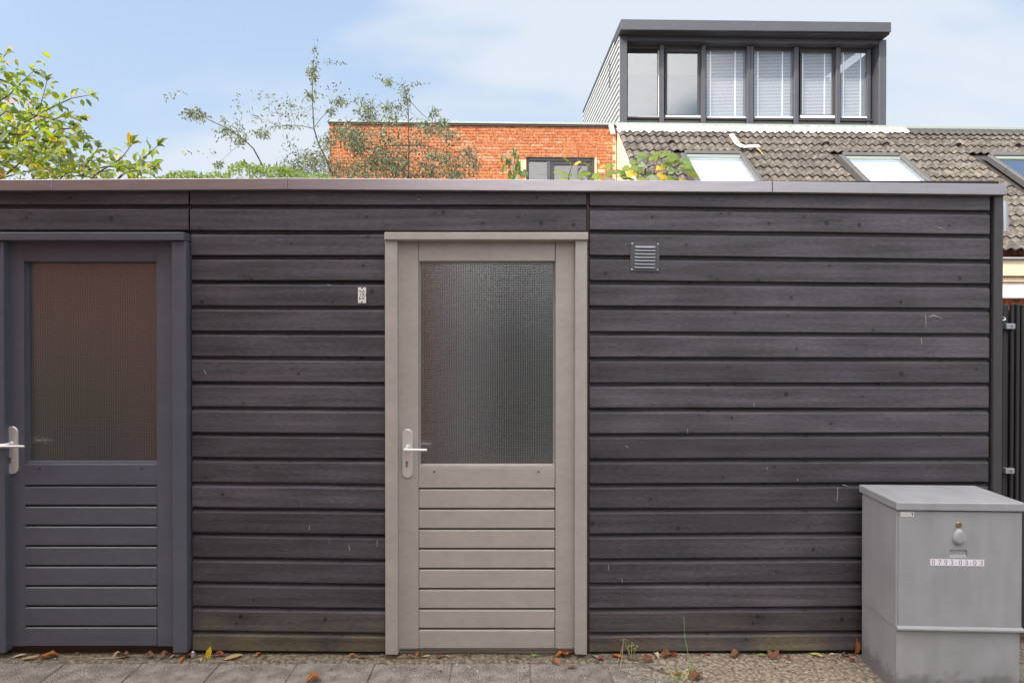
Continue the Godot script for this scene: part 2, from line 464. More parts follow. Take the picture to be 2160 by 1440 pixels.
	leaf_mat("leaf_yellow", lin(0.38, 0.27, 0.02), lin(0.5, 0.36, 0.03))
	leaf_mat("leaf_rust", lin(0.30, 0.115, 0.03), lin(0.5, 0.22, 0.05))
	leaf_mat("feather_leaf", lin(0.055, 0.070, 0.042), lin(0.07, 0.10, 0.05), 0.6)
	leaf_mat("feather_pale", lin(0.165, 0.195, 0.12), lin(0.12, 0.16, 0.07), 0.6)
	leaf_mat("hedge_leaf", lin(0.055, 0.09, 0.016), lin(0.16, 0.25, 0.03))
	mat("bark", lin(0.075, 0.058, 0.045), 0.9)
	mat("stem_brown", lin(0.10, 0.065, 0.045), 0.8)
	mat("seed_ball", lin(0.075, 0.075, 0.03), 0.8)
	# litter
	for d in [["dead_brown", 0.165, 0.072, 0.035], ["dead_orange", 0.36, 0.12, 0.028], ["dead_red", 0.25, 0.045, 0.02], ["dead_tan", 0.42, 0.29, 0.13], ["dead_yellow", 0.72, 0.50, 0.02], ["dead_cream", 0.55, 0.46, 0.28], ["dead_dark", 0.06, 0.035, 0.025], ["dead_olive", 0.45, 0.44, 0.16], ["dead_slate", 0.26, 0.30, 0.30], ["sprout_green", 0.17, 0.32, 0.04]]:
		leaf_mat(d[0], lin(d[1], d[2], d[3]), lin(d[1] * 0.5, d[2] * 0.5, d[3] * 0.5), 0.7)
	mat("straw", lin(0.48, 0.40, 0.25), 0.8)
	mat("foil", lin(0.72, 0.78, 0.84), 0.25, 0.9)

# ------------------------------------------------------------------ sky
func make_sky() -> PanoramaSkyMaterial:
	var w := 1024; var h := 512
	var f := FastNoiseLite.new()
	f.seed = 77; f.frequency = 1.15; f.fractal_octaves = 5; f.noise_type = FastNoiseLite.TYPE_SIMPLEX_SMOOTH; f.domain_warp_enabled = false
	var f2 := FastNoiseLite.new()
	f2.seed = 78; f2.frequency = 0.55; f2.fractal_octaves = 3; f2.noise_type = FastNoiseLite.TYPE_SIMPLEX_SMOOTH
	var data := PackedFloat32Array()
	data.resize(w * h * 4)
	for j in h:
		var phi := PI * (j + 0.5) / h
		var y := cos(phi)
		for i in w:
			var th := TAU * (i + 0.5) / w
			var d := Vector3(sin(th) * sin(phi), y, -cos(th) * sin(phi))
			var up := maxf(y, 0.0)
			var k := pow(1.0 - up, 1.5)
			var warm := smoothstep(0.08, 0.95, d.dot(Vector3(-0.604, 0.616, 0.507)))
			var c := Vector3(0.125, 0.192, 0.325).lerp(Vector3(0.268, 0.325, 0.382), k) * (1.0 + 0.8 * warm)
			var p := Vector3(d.x, 0.0, d.z) / (up + 0.42) * 1.15 + Vector3(22.28, up * 0.6, 31.24)
			var a := f.get_noise_3dv(p * Vector3(0.8, 1.0, 1.25)); var b := f2.get_noise_3dv(p)
			var wisp := f.get_noise_3dv(p * Vector3(1.6, 1.0, 5.5)) * 0.30
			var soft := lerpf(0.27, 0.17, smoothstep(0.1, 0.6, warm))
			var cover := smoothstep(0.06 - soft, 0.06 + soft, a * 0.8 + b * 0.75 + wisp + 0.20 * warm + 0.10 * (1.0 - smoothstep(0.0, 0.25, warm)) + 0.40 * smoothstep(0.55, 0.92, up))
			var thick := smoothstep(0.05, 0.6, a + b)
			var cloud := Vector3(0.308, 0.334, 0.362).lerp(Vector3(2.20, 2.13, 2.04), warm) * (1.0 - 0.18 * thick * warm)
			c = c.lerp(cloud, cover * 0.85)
			if y < 0.0:
				c = c.lerp(Vector3(0.30, 0.28, 0.25), smoothstep(0.0, 0.08, -y))
			var o := (j * w + i) * 4
			data[o] = c.x; data[o + 1] = c.y; data[o + 2] = c.z; data[o + 3] = 1.0
	var m := PanoramaSkyMaterial.new()
	m.panorama = ImageTexture.create_from_image(Image.create_from_data(w, h, false, Image.FORMAT_RGBAF, data.to_byte_array()))
	return m

# ------------------------------------------------------------------ the shed
var rows_a := [431.3, 485.5, 538.3, 590.7, 644.2, 697.3, 750.4, 803.9, 857.0, 910.8, 963.6, 1015.7, 1069.2, 1122.0, 1174.0, 1225.8, 1277.5, 1329.2, 1372.0]
var rows_b := [431.0, 486.0, 538.3, 591.4, 645.2, 698.3, 752.8, 806.0, 859.4, 914.0, 966.4, 1020.0, 1073.0, 1126.8, 1179.2, 1231.0, 1282.7, 1334.4, 1375.0]
var rows_c := [433.4, 484.1, 537.6, 591.0, 644.5, 698.3, 752.5, 806.7, 860.1, 914.0, 966.7, 1019.5, 1072.0, 1125.4, 1177.8, 1229.2, 1282.4, 1333.4, 1375.0]
var rows_d := [443.8, 493.8, 547.3, 598.3, 649.7, 703.2, 754.6, 807.0, 860.1, 911.5, 964.5, 1016.7, 1069.0, 1120.5, 1173.0, 1225.0, 1276.0, 1327.5, 1370.0]
const TOP_A := 401.0
const TOP_D := 411.0

# one weatherboard from (x0, top0, bottom0) to (x1, top1, bottom1): a recessed tongue, a sloped shoulder, a flat face and an undercut lower edge
func board(shed: Node3D, x0: float, t0: float, b0: float, x1: float, t1: float, b1: float, algae := 0.0, open_top := false) -> void:
	var mb := MB.new()
	var segs := maxi(2, int(absf(x1 - x0) / 0.07))
	var jit := rng.randf_range(-0.0012, 0.0012)
	var ph := rng.randf_range(0, 100)
	var nz := FastNoiseLite.new(); nz.seed = int(ph * 10); nz.frequency = 1.4; nz.fractal_octaves = 3
	var prof := [[1, 0.006, -0.024], [1, -0.0105, -0.0235], [1, -0.0135, -0.0205], [1, -0.0235, -0.0045], [1, -0.0255, -0.0013], [1, -0.0285, 0.0], [1, -0.06, 0.0], [0, 0.03, 0.0], [0, 0.0035, 0.0], [0, 0.0012, -0.0012], [0, 0.0, -0.004], [0, 0.0, -0.024]]
	if open_top:
		prof = [[1, 0.01, 0.0], [1, -0.02, 0.0], [0, 0.03, 0.0], [0, 0.0035, 0.0], [0, 0.0012, -0.0012], [0, 0.0, -0.004], [0, 0.0, -0.016]]
	var grid := []
	for s in segs + 1:
		var f := float(s) / segs
		var x := lerpf(x0, x1, f); var t := lerpf(t0, t1, f); var b := lerpf(b0, b1, f)
		var line := []
		var wob := nz.get_noise_1d(x * 0.6) * 0.0016
		for q in prof:
			var yy: float = (t if q[0] == 1 else b) + q[1]
			if q[0] == 1 and not open_top and q[1] < -0.05: yy = maxf(yy, b + 0.012)
			if q[0] == 0 and q[1] > 0.02: yy = minf(yy, t - 0.034) if t - b > 0.05 else lerpf(t, b, 0.8)
			if q[0] == 0: yy += wob * 0.7
			var p := Vector3(x, yy, q[2] + jit + wob * 0.5)
			var dull := 1.0 + nz.get_noise_2d(x * 1.2, yy * 3.0) * 0.16
			var cc := Color(dull, dull, dull)
			if algae > 0.0:
				var low := smoothstep(0.125, 0.02, yy - b) * algae * 1.5 * clampf(0.75 + nz.get_noise_2d(x * 2.2 + 9.0, 3.0) * 1.3, 0.0, 1.4)
				cc = cc.lerp(Color(2.0, 1.95, 1.05), clampf(low, 0.0, 1.0))
			line.append([p, cc])
		grid.append(line)
	for s in segs:
		for k in prof.size() - 1:
			var a: Array = grid[s][k]; var b: Array = grid[s][k + 1]; var c: Array = grid[s + 1][k + 1]; var d: Array = grid[s + 1][k]
			var nn: Vector3 = (b[0] - a[0]).cross(c[0] - a[0]).normalized()
			for q in [a, c, b, a, d, c]:
				mb.v.append(q[0]); mb.n.append(nn); mb.c.append(q[1] * 0.5); mb.u.append(Vector2.ZERO)
	for e in [0, segs]:   # end grain
		for k in prof.size() - 1:
			var a: Vector3 = grid[e][k][0]; var b: Vector3 = grid[e][k + 1][0]
			var a2 := Vector3(a.x, a.y, -0.0242); var b2 := Vector3(b.x, b.y, -0.0242)
			mb.col = Color(0.3, 0.27, 0.25)
			if e == 0: mb.quad(a, a2, b2, b)
			else: mb.quad(a2, a, b, b2)
	part("board", mb.done(), M["stained_board_%d" % rng.randi_range(0, 3)], shed)

func pane_mesh(a: Vector3, b: Vector3, cell: float) -> ArrayMesh:   # pressed glass: a grid of little raised cushions
	var mb := MB.new()
	var nx := int((b.x - a.x) / cell); var ny := int((b.y - a.y) / cell)
	var cx := (b.x - a.x) / nx; var cy := (b.y - a.y) / ny
	var prof := [[0.0, 0.0, 0.9], [0.16, 1.0, 0.10], [0.5, 1.15, 0.0], [0.84, 1.0, -0.10], [1.0, 0.0, -0.9]]
	for j in ny:
		for i in nx:
			var o := Vector3(a.x + i * cx, a.y + j * cy, a.z)
			for q in 4:
				for r in 4:
					var vs := []; var ns := []
					for c in [[q, r], [q + 1, r], [q + 1, r + 1], [q, r + 1]]:
						var u: Array = prof[c[0]]; var w: Array = prof[c[1]]
						vs.append(o + Vector3(u[0] * cx, w[0] * cy, minf(u[1], w[1]) * 0.0010))
						ns.append(Vector3(-u[2] * 0.26, -w[2] * 0.26, 1.0).normalized())
					mb.tri_n(vs[0], vs[1], vs[2], ns[0], ns[1], ns[2]); mb.tri_n(vs[0], vs[2], vs[3], ns[0], ns[2], ns[3])
	var k := 0.005
	mb.quad(Vector3(b.x, a.y, a.z - k), Vector3(a.x, a.y, a.z - k), Vector3(a.x, b.y, a.z - k), Vector3(b.x, b.y, a.z - k))
	return mb.done()

func stadium(x0: float, y0: float, x1: float, y1: float, k := 8) -> PackedVector2Array:
	var r := (x1 - x0) / 2.0
	var o := PackedVector2Array()
	for i in k + 1: o.append(Vector2((x0 + x1) / 2 + cos(PI * i / k) * r, y1 - r + sin(PI * i / k) * r))
	for i in k + 1: o.append(Vector2((x0 + x1) / 2 - cos(PI * i / k) * r, y0 + r - sin(PI * i / k) * r))
	return o

func disc(at: Vector2, r: float, k := 14) -> PackedVector2Array:
	var o := PackedVector2Array()
	for i in k: o.append(at + Vector2(cos(TAU * i / k), sin(TAU * i / k)) * r)
	return o

func rect_part(called: String, px0: float, py0: float, px1: float, py1: float, z0: float, z1: float, ch: float, m: Material, parent: Node) -> MeshInstance3D:
	var a := P(px0, py1, z1); var b := P(px1, py0, z1)
	var mb := MB.new()
	mb.bevel(Vector3(a.x, a.y, z0), Vector3(b.x, b.y, z1), ch)
	return part(called, mb.done(), m, parent)

# a door in its frame. d holds pixel edges measured on the photograph's shed front.
func door_set(shed: Node3D, d: Dictionary) -> void:
	var paint: Material = d.paint
	var zj := 0.045; var zd := 0.006
	var fr := group_node("door_frame", shed)
	rect_part("jamb", d.jl0, d.jy0, d.jl1, d.jb, -0.05, zj, 0.003, paint, fr)
	rect_part("jamb", d.jr0, d.jy0, d.jr1, d.jb, -0.05, zj, 0.003, paint, fr)
	rect_part("head", d.hx0, d.hy0, d.hx1, d.hy1, -0.05, zj + 0.018, 0.003, paint, fr)
	# threshold under the door
	var th := MB.new()
	var ta := P(d.jl1, d.db + 6, 0.0); var tb := P(d.jr0, d.db + 1.0, 0.0)
	th.bevel(Vector3(ta.x, ta.y, -0.07), Vector3(tb.x, tb.y, -0.012), 0.003)
	th.box(Vector3(ta.x, -0.02, -0.075), Vector3(tb.x, ta.y, -0.03))
	part("threshold", th.done(), M.brown_batten if d.get("gap", false) else paint, fr)
	var door := group_node("door", shed)
	rect_part("stile", d.l0, d.t, d.l1 - 0.4, d.db, -0.034, zd, 0.0018, paint, door)
	rect_part("stile", d.r0 + 0.4, d.t, d.r1, d.db, -0.034, zd, 0.0018, paint, door)
	rect_part("top_rail", d.l1 + 0.4, d.t, d.r0 - 0.4, d.pt, -0.034, zd, 0.0018, paint, door)
	# the slats of the lower half, a dark joint above each
	var ys: Array = d.slats
	for k in ys.size() - 1:
		var a := P(d.l1 + 0.5, ys[k + 1] - (2.2 if k < ys.size() - 2 else 0.0), zd); var b := P(d.r0 - 0.5, ys[k] + (1.6 if k > 0 else 0.0), zd)
		var mb := MB.new()
		var w := rng.randf_range(-0.0006, 0.0006)
		if k == 0:   # the mid rail: its top slopes outward under the glass
			mb.bevel(Vector3(a.x, a.y, -0.034), Vector3(b.x, b.y - 0.006, zd), 0.0025)
			mb.quad(Vector3(a.x, b.y - 0.006, zd - 0.002), Vector3(b.x, b.y - 0.006, zd - 0.002), Vector3(b.x, b.y + 0.006, -0.028), Vector3(a.x, b.y + 0.006, -0.028))
		else:
			mb.bevel(Vector3(a.x, a.y, -0.03), Vector3(b.x, b.y, zd - 0.001 + w), 0.004)
		part("mid_rail" if k == 0 else "slat", mb.done(), paint, door)
	var bk := MB.new()
	var b0 := P(d.l1, d.db, 0); var b1 := P(d.r0, ys[0] + 8, 0)
	bk.box(Vector3(b0.x, b0.y + 0.002, -0.033), Vector3(b1.x, b1.y, -0.0125))
	part("backing_panel", bk.done(), M.pure_dark if d.get("gap", false) else M.dark_inside, door)
	# beads round the glass
	for s in 4:
		var mb := MB.new()
		var a := P(d.l1 + 0.4, ys[0] + 1, zd); var b := P(d.r0 - 0.4, d.pt, zd)
		var i := 0.007
		var zf := zd - 0.003; var zi := -0.026
		var o := [Vector3(a.x, a.y, zf), Vector3(b.x, a.y, zf), Vector3(b.x, b.y, zf), Vector3(a.x, b.y, zf)]
		var q := [Vector3(a.x + i, a.y + i, zi), Vector3(b.x - i, a.y + i, zi), Vector3(b.x - i, b.y - i, zi), Vector3(a.x + i, b.y - i, zi)]
		mb.quad(o[s], o[(s + 1) % 4], q[(s + 1) % 4], q[s])
		mb.quad(q[s], q[(s + 1) % 4], q[(s + 1) % 4] - Vector3(0, 0, 0.008), q[s] - Vector3(0, 0, 0.008))
		part("glazing_bead", mb.done(), paint, door)
	var ga := P(d.l1 + 1, ys[0] - 1, -0.03); var gb := P(d.r0 - 1, d.pt + 1, -0.03)
	part("pane", pane_mesh(Vector3(ga.x, ga.y, -0.03), Vector3(gb.x, gb.y, -0.03), 0.0115), M.patterned_glass, door)
	var rg := MB.new()   # raised web between the cushions, its pale colour painting caught skylight
	var gnx := int((gb.x - ga.x) / 0.0115); var gny := int((gb.y - ga.y) / 0.0115)
	for i in range(1, gnx):
		var x := ga.x + (gb.x - ga.x) * i / gnx
		rg.box(Vector3(x - 0.0007, ga.y, -0.0299), Vector3(x + 0.0007, gb.y, -0.0284))
	for i in range(1, gny):
		var y := ga.y + (gb.y - ga.y) * i / gny
		rg.box(Vector3(ga.x, y - 0.0007, -0.0298), Vector3(gb.x, y + 0.0007, -0.02835))
	part("glint_web", rg.done(), M.glint_web, door)
	for q in d.plugs:
		var c := P(q.x, q.y, zd)
		var mb := MB.new()
		mb.prism(disc(Vector2(c.x, c.y), 0.0056), zd - 0.0005, zd + 0.0008)
		part("plug_hole", mb.done(), M.hole_dark, door)
		mb = MB.new()
		mb.prism(disc(Vector2(c.x - 0.0005, c.y - 0.0035), 0.0034), zd, zd + 0.0014)
		part("plug", mb.done(), paint, door)
	# handle: long plate, lever on a neck, cylinder
	var hpz := zd + 0.009
	var pa := P(d.hp[0], d.hp[3], hpz); var pb := P(d.hp[2], d.hp[1], hpz)
	var pl := MB.new()
	pl.prism(stadium(pa.x, pa.y, pb.x, pb.y, 10), zd, hpz, 0.002)
	part("handle_plate", pl.done(), M.steel_handle, door)
	var lz := zd + 0.062
	var l0 := P(d.lever[0], d.lever[1], lz); var l1 := P(d.lever[2], d.lever[3], lz)
	var nk := MB.new()
	var root := Vector3(d.get("neck_x", (pa.x + pb.x) / 2), l0.y + 0.004, hpz)
	nk.tube([root, root + Vector3(0, 0, 0.03), Vector3(l0.x + 0.012, l0.y + 0.001, lz - 0.008), Vector3(l0.x + 0.010, l0.y, lz)], 0.0095, 0.008, 12, true)
	nk.tube([l0, l0.lerp(l1, 0.5), l1], 0.0078, 0.0062, 12, true)
	nk.prism(disc(Vector2(root.x, root.y), 0.0125, 18), hpz - 0.001, hpz + 0.006, 0.0015)
	part("lever", nk.done(), M.steel_handle, door)
	var cy := P(d.cyl.x, d.cyl.y, hpz)
	var cm := MB.new()
	cm.prism(disc(Vector2(cy.x, cy.y), 0.0075, 16), hpz - 0.001, hpz + 0.004, 0.001)
	cm.prism(PackedVector2Array([Vector2(cy.x - 0.0045, cy.y - 0.024), Vector2(cy.x + 0.0045, cy.y - 0.024), Vector2(cy.x + 0.0045, cy.y), Vector2(cy.x - 0.0045, cy.y)]), hpz - 0.001, hpz + 0.0035, 0.001)
	part("lock_cylinder", cm.done(), M.brass, door)
	cm = MB.new()
	cm.prism(PackedVector2Array([Vector2(cy.x - 0.0009, cy.y - 0.004), Vector2(cy.x + 0.0009, cy.y - 0.004), Vector2(cy.x + 0.0009, cy.y + 0.004), Vector2(cy.x - 0.0009, cy.y + 0.004)]), hpz, hpz + 0.0046)
	part("keyhole", cm.done(), M.hole_dark, door)
	var il := MB.new()   # the lever on the inside, seen through the glass
	var i0 := P(d.inner[0], d.inner[1], -0.08); var i1 := P(d.inner[2], d.inner[3], -0.08)
	il.tube([i0, i1], 0.009, 0.0075, 10, true)
	il.tube([Vector3(i0.x, i0.y, -0.034), i0], 0.009, 0.009, 10, true)
	part("inner_lever", il.done(), M.steel_handle, door)

func make_shed() -> void:
	var shed := thing("garden_shed", "long black weatherboarded garden shed with metal roof trim and two half glazed doors", "shed")
	# boards
	var x_left := P(-900, 700).x
	var xa := P(397.0, 460).x; var xb := P(400.5, 460).x; var xc := P(1236.5, 460).x; var xd := P(1244.0, 700).x; var xe := P(2087.5, 700).x
	var X := func(px: float) -> float: return P(px, 700).x
	var Y := func(py: float) -> float: return P(1080, py).y
	rng.seed = 41
	for k in 2:
		var t: float = Y.call(TOP_A) if k == 0 else Y.call(rows_a[k - 1])
		board(shed, x_left, t, Y.call(rows_a[k]), xa, t, Y.call(rows_a[k] - 0.3), 0.0, k == 0)
		board(shed, xb, Y.call(TOP_A) if k == 0 else Y.call(rows_a[k - 1]), Y.call(rows_a[k]), xc, Y.call(TOP_A + 1) if k == 0 else Y.call(432.0), Y.call([432.0, 487.3][k]), 0.0, k == 0)
	for k in range(2, 19):
		board(shed, x_left, Y.call(rows_a[k - 1]), Y.call(rows_a[k]), X.call(-26.0), Y.call(rows_a[k - 1]), Y.call(rows_a[k]), 0.6 if k == 18 else 0.0)
		board(shed, X.call(403.5), Y.call(rows_a[k - 1]), Y.call(rows_a[k]), X.call(811.0), Y.call(rows_b[k - 1]), Y.call(rows_b[k]), 1.0 if k == 18 else (0.32 if k == 17 else 0.0))
	for k in 19:
		board(shed, xd, Y.call(TOP_A + 1) if k == 0 else Y.call(rows_c[k - 1]), Y.call(rows_c[k]), xe, Y.call(TOP_D) if k == 0 else Y.call(rows_d[k - 1]), Y.call(rows_d[k]), 0.62 if k == 18 else (0.14 if k == 17 else 0.0), k == 0)
	# sheathing behind the boards, left open at the doors
	var xs := [x_left, X.call(-8), X.call(376), X.call(824), X.call(1226), X.call(2112)]
	var wl := MB.new()
	wl.box(Vector3(xs[0], 0.0, -0.07), Vector3(xs[1], 2.33, -0.0245))
	wl.box(Vector3(xs[2], 0.0, -0.07), Vector3(xs[3], 2.09, -0.0245))
	wl.box(Vector3(xs[4], 0.0, -0.07), Vector3(xs[5], 2.33, -0.0245))
	wl.box(Vector3(xs[1], 2.09, -0.07), Vector3(xs[4], 2.33, -0.0245))
	part("sheathing", wl.done(), M.dark_inside, shed)
	var bt := MB.new()
	bt.bevel(Vector3(X.call(1237.2), 0.01, -0.03), Vector3(X.call(1243.6), Y.call(405), -0.010), 0.002)
	part("joint_batten", bt.done(), M.brown_batten, shed)
	# pale scuffs and drips
	for q in [[1953, 664, 1954, 690], [1960, 668, 1975, 665], [1966, 664, 1990, 672], [1944, 712, 1945, 728], [1618, 985, 1619, 990], [1683, 1010, 1683, 1014], [1768, 1028, 1766, 1058], [1778, 1022, 1790, 1026], [1590, 850, 1591, 857], [1450, 905, 1451, 915], [1312, 1220, 1313, 1230], [652, 1108, 652, 1118], [735, 1150, 737, 1162], [430, 780, 434, 790], [795, 1140, 795, 1152], [1283, 1190, 1284, 1202], [500, 455, 508, 449], [690, 600, 698, 603], [880, 420, 886, 421], [1980, 480, 1990, 483], [1320, 940, 1326, 944]]:
		var a := P(q[0], q[1], 0.0012); var b := P(q[2], q[3], 0.0012)
		var mb := MB.new()
		mb.tube([a, a.lerp(b, 0.5) + Vector3(0.001, 0.0, 0.0003), b], 0.0014, 0.0009, 5)
		part("paint_drip", mb.done(), M.scuff, shed)
	# corner post and side wall
	var po := MB.new()
	po.bevel(Vector3(X.call(2093.5), 0.005, -0.06), Vector3(P(2117, 700, 0.014).x, Y.call(412), 0.014), 0.004)
	part("corner_post", po.done(), M.black_post, shed)
	var sw := MB.new()
	var xr := P(2117, 700, 0.014).x
	sw.box(Vector3(xr - 0.05, 0.0, -2.3), Vector3(xr - 0.006, 2.31, -0.062))
	sw.box(Vector3(x_left, 0.0, -2.36), Vector3(xr, 2.31, -2.31))
	sw.box(Vector3(x_left, 0.0, -2.3), Vector3(x_left + 0.05, 2.31, -0.062))
	part("outer_wall", sw.done(), M.black_post, shed)
	var pw := MB.new()
	pw.box(Vector3(X.call(600), 0.0, -2.3), Vector3(X.call(612), 2.3, -0.062))
	pw.box(Vector3(x_left + 0.06, 0.001, -2.3), Vector3(xr - 0.06, 0.012, -0.08))
	part("inside_partition", pw.done(), M.inside_wall, shed)
	var rf := MB.new()
	rf.box(Vector3(x_left, 2.312, -2.34), Vector3(xr, 2.345, -0.022))
	part("flat_roof", rf.done(), M.roof_felt, shed)
	# metal roof trim, in lengths
	var cuts := [[-900.0, 381.5, 404.5], [109.0, 377.9, 401.3], [605.0, 375.0, 399.2], [1630.0, 382.0, 405.3], [2125.5, 387.8, 410.8]]
	for k in 4:
		var a: Array = cuts[k]; var b: Array = cuts[k + 1]
		var z1 := 0.036
		var g := 0.0 if k == 0 else 0.0008
		var a0 := P(a[0], a[2], z1) + Vector3(g, 0, 0); var a1 := P(a[0], a[1], z1) + Vector3(g, 0, 0)
		var b0 := P(b[0], b[2], z1) - Vector3(0.0008, 0, 0); var b1 := P(b[0], b[1], z1) - Vector3(0.0008, 0, 0)
		var mb := MB.new()
		var zb := -0.02
		mb.hexa([Vector3(a0.x, a0.y, zb), Vector3(b0.x, b0.y, zb), Vector3(b1.x, b1.y, zb), Vector3(a1.x, a1.y, zb), a0, b0, b1, a1], 0.0025)
		part("roof_trim", mb.done(), M.brushed_trim, shed)
		mb = MB.new()   # the flange that holds the roofing down
		mb.hexa([Vector3(a1.x, a1.y - 0.008, -0.12), Vector3(b1.x, b1.y - 0.008, -0.12), Vector3(b1.x, b1.y - 0.002, -0.12), Vector3(a1.x, a1.y - 0.002, -0.12), Vector3(a1.x, a1.y - 0.008, zb), Vector3(b1.x, b1.y - 0.008, zb), Vector3(b1.x, b1.y - 0.002, zb), Vector3(a1.x, a1.y - 0.002, zb)], 0.001)
		part("trim_flange", mb.done(), M.brushed_trim, shed)
	# grey spout at the right end
	var sp_ := MB.new()
	var q0 := P(2117, 434, -0.12); var q1 := P(2118, 489, -0.12)
	sp_.tube([q0 + Vector3(0.0, 0.02, 0), q1], 0.021, 0.021, 16, true)
	part("rain_spout", sp_.done(), M.galvanised, shed)
	rng.seed = 7
	door_set(shed, {"paint": M.taupe_paint, "jl0": 812.5, "jl1": 838.0, "jr0": 1213.0, "jr1": 1239.0, "jy0": 505.0, "jb": 1381.0, "hx0": 810.0, "hx1": 1241.0, "hy0": 489.5, "hy1": 505.5,
		"l0": 841.0, "l1": 882.5, "r0": 1171.0, "r1": 1212.5, "t": 506.0, "pt": 550.0, "db": 1368.0, "slats": [983.0, 1031.0, 1074.0, 1116.5, 1158.5, 1200.5, 1243.0, 1285.5, 1327.5, 1368.0],
		"plugs": [Vector2(916, 995.5), Vector2(1136, 995.5)], "hp": [848.0, 905.0, 869.5, 1008.0], "lever": [852.0, 949.0, 900.5, 949.0], "cyl": Vector2(858, 975), "inner": [872, 935.0, 910, 935.5]})
	door_set(shed, {"paint": M.blue_paint, "jl0": -24.0, "jl1": 5.5, "jr0": 364.0, "jr1": 390.5, "jy0": 508.0, "jb": 1377.0, "hx0": -28.0, "hx1": 386.0, "hy0": 489.5, "hy1": 506.5,
		"l0": 17.0, "l1": 48.5, "r0": 331.0, "r1": 364.0, "t": 509.0, "pt": 551.0, "db": 1363.0, "gap": true, "slats": [976.0, 1025.0, 1067.5, 1109.5, 1152.5, 1194.5, 1237.0, 1279.5, 1322.0, 1363.0],
		"plugs": [Vector2(82.5, 989), Vector2(298, 989)], "hp": [10.5, 899.0, 35.5, 1000.0], "lever": [-14.0, 941.5, 50.5, 941.5], "cyl": Vector2(21, 967), "inner": [54, 930.5, 97, 931.0]})

func text_mesh(s: String, height: float, stretch_x: float, font_name := "Droid Sans") -> Array:
	var f := SystemFont.new()
	f.font_names = PackedStringArray([font_name])
	var t := TextMesh.new()
	t.text = s; t.font = f; t.font_size = 64; t.pixel_size = height / 46.0; t.depth = 0.0006
	return [t, Transform3D(Basis.from_scale(Vector3(stretch_x, 1, 1)), Vector3.ZERO)]

func make_small_fittings() -> void:
	# number plate
	var c := P(763.5, 622.5, 0.003)
	var sign := thing("house_number_sign", "small white enamel plate with number 28 left of the taupe door", "sign", Transform3D(Basis(Vector3.BACK, deg_to_rad(-0.6)), c))
	var w := 0.0196; var h := 0.0388
	var mb := MB.new()
	mb.prism(PackedVector2Array([Vector2(-w, -h), Vector2(w * 0.98, -h), Vector2(w, -0.008), Vector2(w * 0.86, 0.0), Vector2(w, 0.010), Vector2(w, h), Vector2(-w, h)]), -0.002, 0.0022, 0.0008)
	part("plate", mb.done(), M.enamel_white, sign)
	var tm := text_mesh("28", 0.0450, 0.43)
	var xf: Transform3D = tm[1]
	xf.origin = Vector3(-0.0008, 0.0005, 0.0026)
	part("digits", tm[0], M.digit_ink, sign, xf)
	for s in [1, -1]:
		mb = MB.new()
		var o := PackedVector2Array()
		for i in 9:
			var a := TAU * i / 9
			o.append(Vector2(cos(a) * 0.0052 * (1.0 + 0.3 * sin(a * 3 + s)), s * 0.0345 + sin(a) * 0.0042))
		mb.prism(o, 0.0018, 0.0029)
		part("rust_spot", mb.done(), M.rust, sign)
	# vent
	var vc := P(1360.5, 541.5, 0.004)
	var vent := thing("vent_grille", "square dark metal wall vent with seven louvres and four pale screws", "vent", Transform3D(Basis(Vector3.BACK, deg_to_rad(-0.9)), vc))
	var r := 0.0722
	mb = MB.new()
	var pl := PackedVector2Array()
	for q in [[1, 1, 0], [-1, 1, 1], [-1, -1, 2], [1, -1, 3]]:
		for i in 4:
			var a: float = PI / 2 * q[2] + PI / 2 * i / 3.0
			pl.append(Vector2(q[0] * (r - 0.007) + cos(a) * 0.007, q[1] * (r - 0.007) + sin(a) * 0.007))
	mb.prism(pl, -0.006, 0.0015, 0.001)
	part("plate", mb.done(), M.vent_plate, vent)
	for k in 7:
		var y := 0.0485 - k * 0.0166
		mb = MB.new()
		var x0 := -0.052; var x1 := 0.054
		var d := 0.0085
		var n := 6
		for i in n:   # pressed hood: rounded at both ends
			var f := func(t: float) -> Array:
				var x := lerpf(x0, x1, t)
				var e := clampf(minf(t, 1.0 - t) / 0.12, 0.0, 1.0)
				e = sqrt(1.0 - (1.0 - e) * (1.0 - e))
				return [Vector3(x, y + 0.0040 * e, 0.0016), Vector3(x, y - 0.0035 * e, 0.0016 + d * 0.8 * e), Vector3(x, y - 0.0052 * e, 0.0016 + d * e), Vector3(x, y - 0.0058 * e, 0.0016 + d * 0.6 * e), Vector3(x, y - 0.0052 * e, 0.0016)]
			var ts := [0.0, 0.06, 0.14, 0.5, 0.86, 0.94, 1.0]
			var A: Array = f.call(ts[i]); var B: Array = f.call(ts[i + 1])
			for j in 4:
				mb.quad(A[j + 1], B[j + 1], B[j], A[j])
		part("louvre", mb.done(), M.vent_slat_lit, vent)
	for s in [[-1, 1], [1, 1], [-1, -1], [1, -1]]:
		mb = MB.new()
		mb.prism(disc(Vector2(s[0] * 0.0632, s[1] * 0.0632), 0.0042, 12), 0.001, 0.0042, 0.0014)
		var sc := part("screw", mb.done(), M.screw, vent)
		mb = MB.new()
		mb.prism(disc(Vector2(s[0] * 0.0632, s[1] * 0.0632), 0.0015, 6), 0.004, 0.0046)
		part("screw_socket", mb.done(), M.hole_dark, sc)

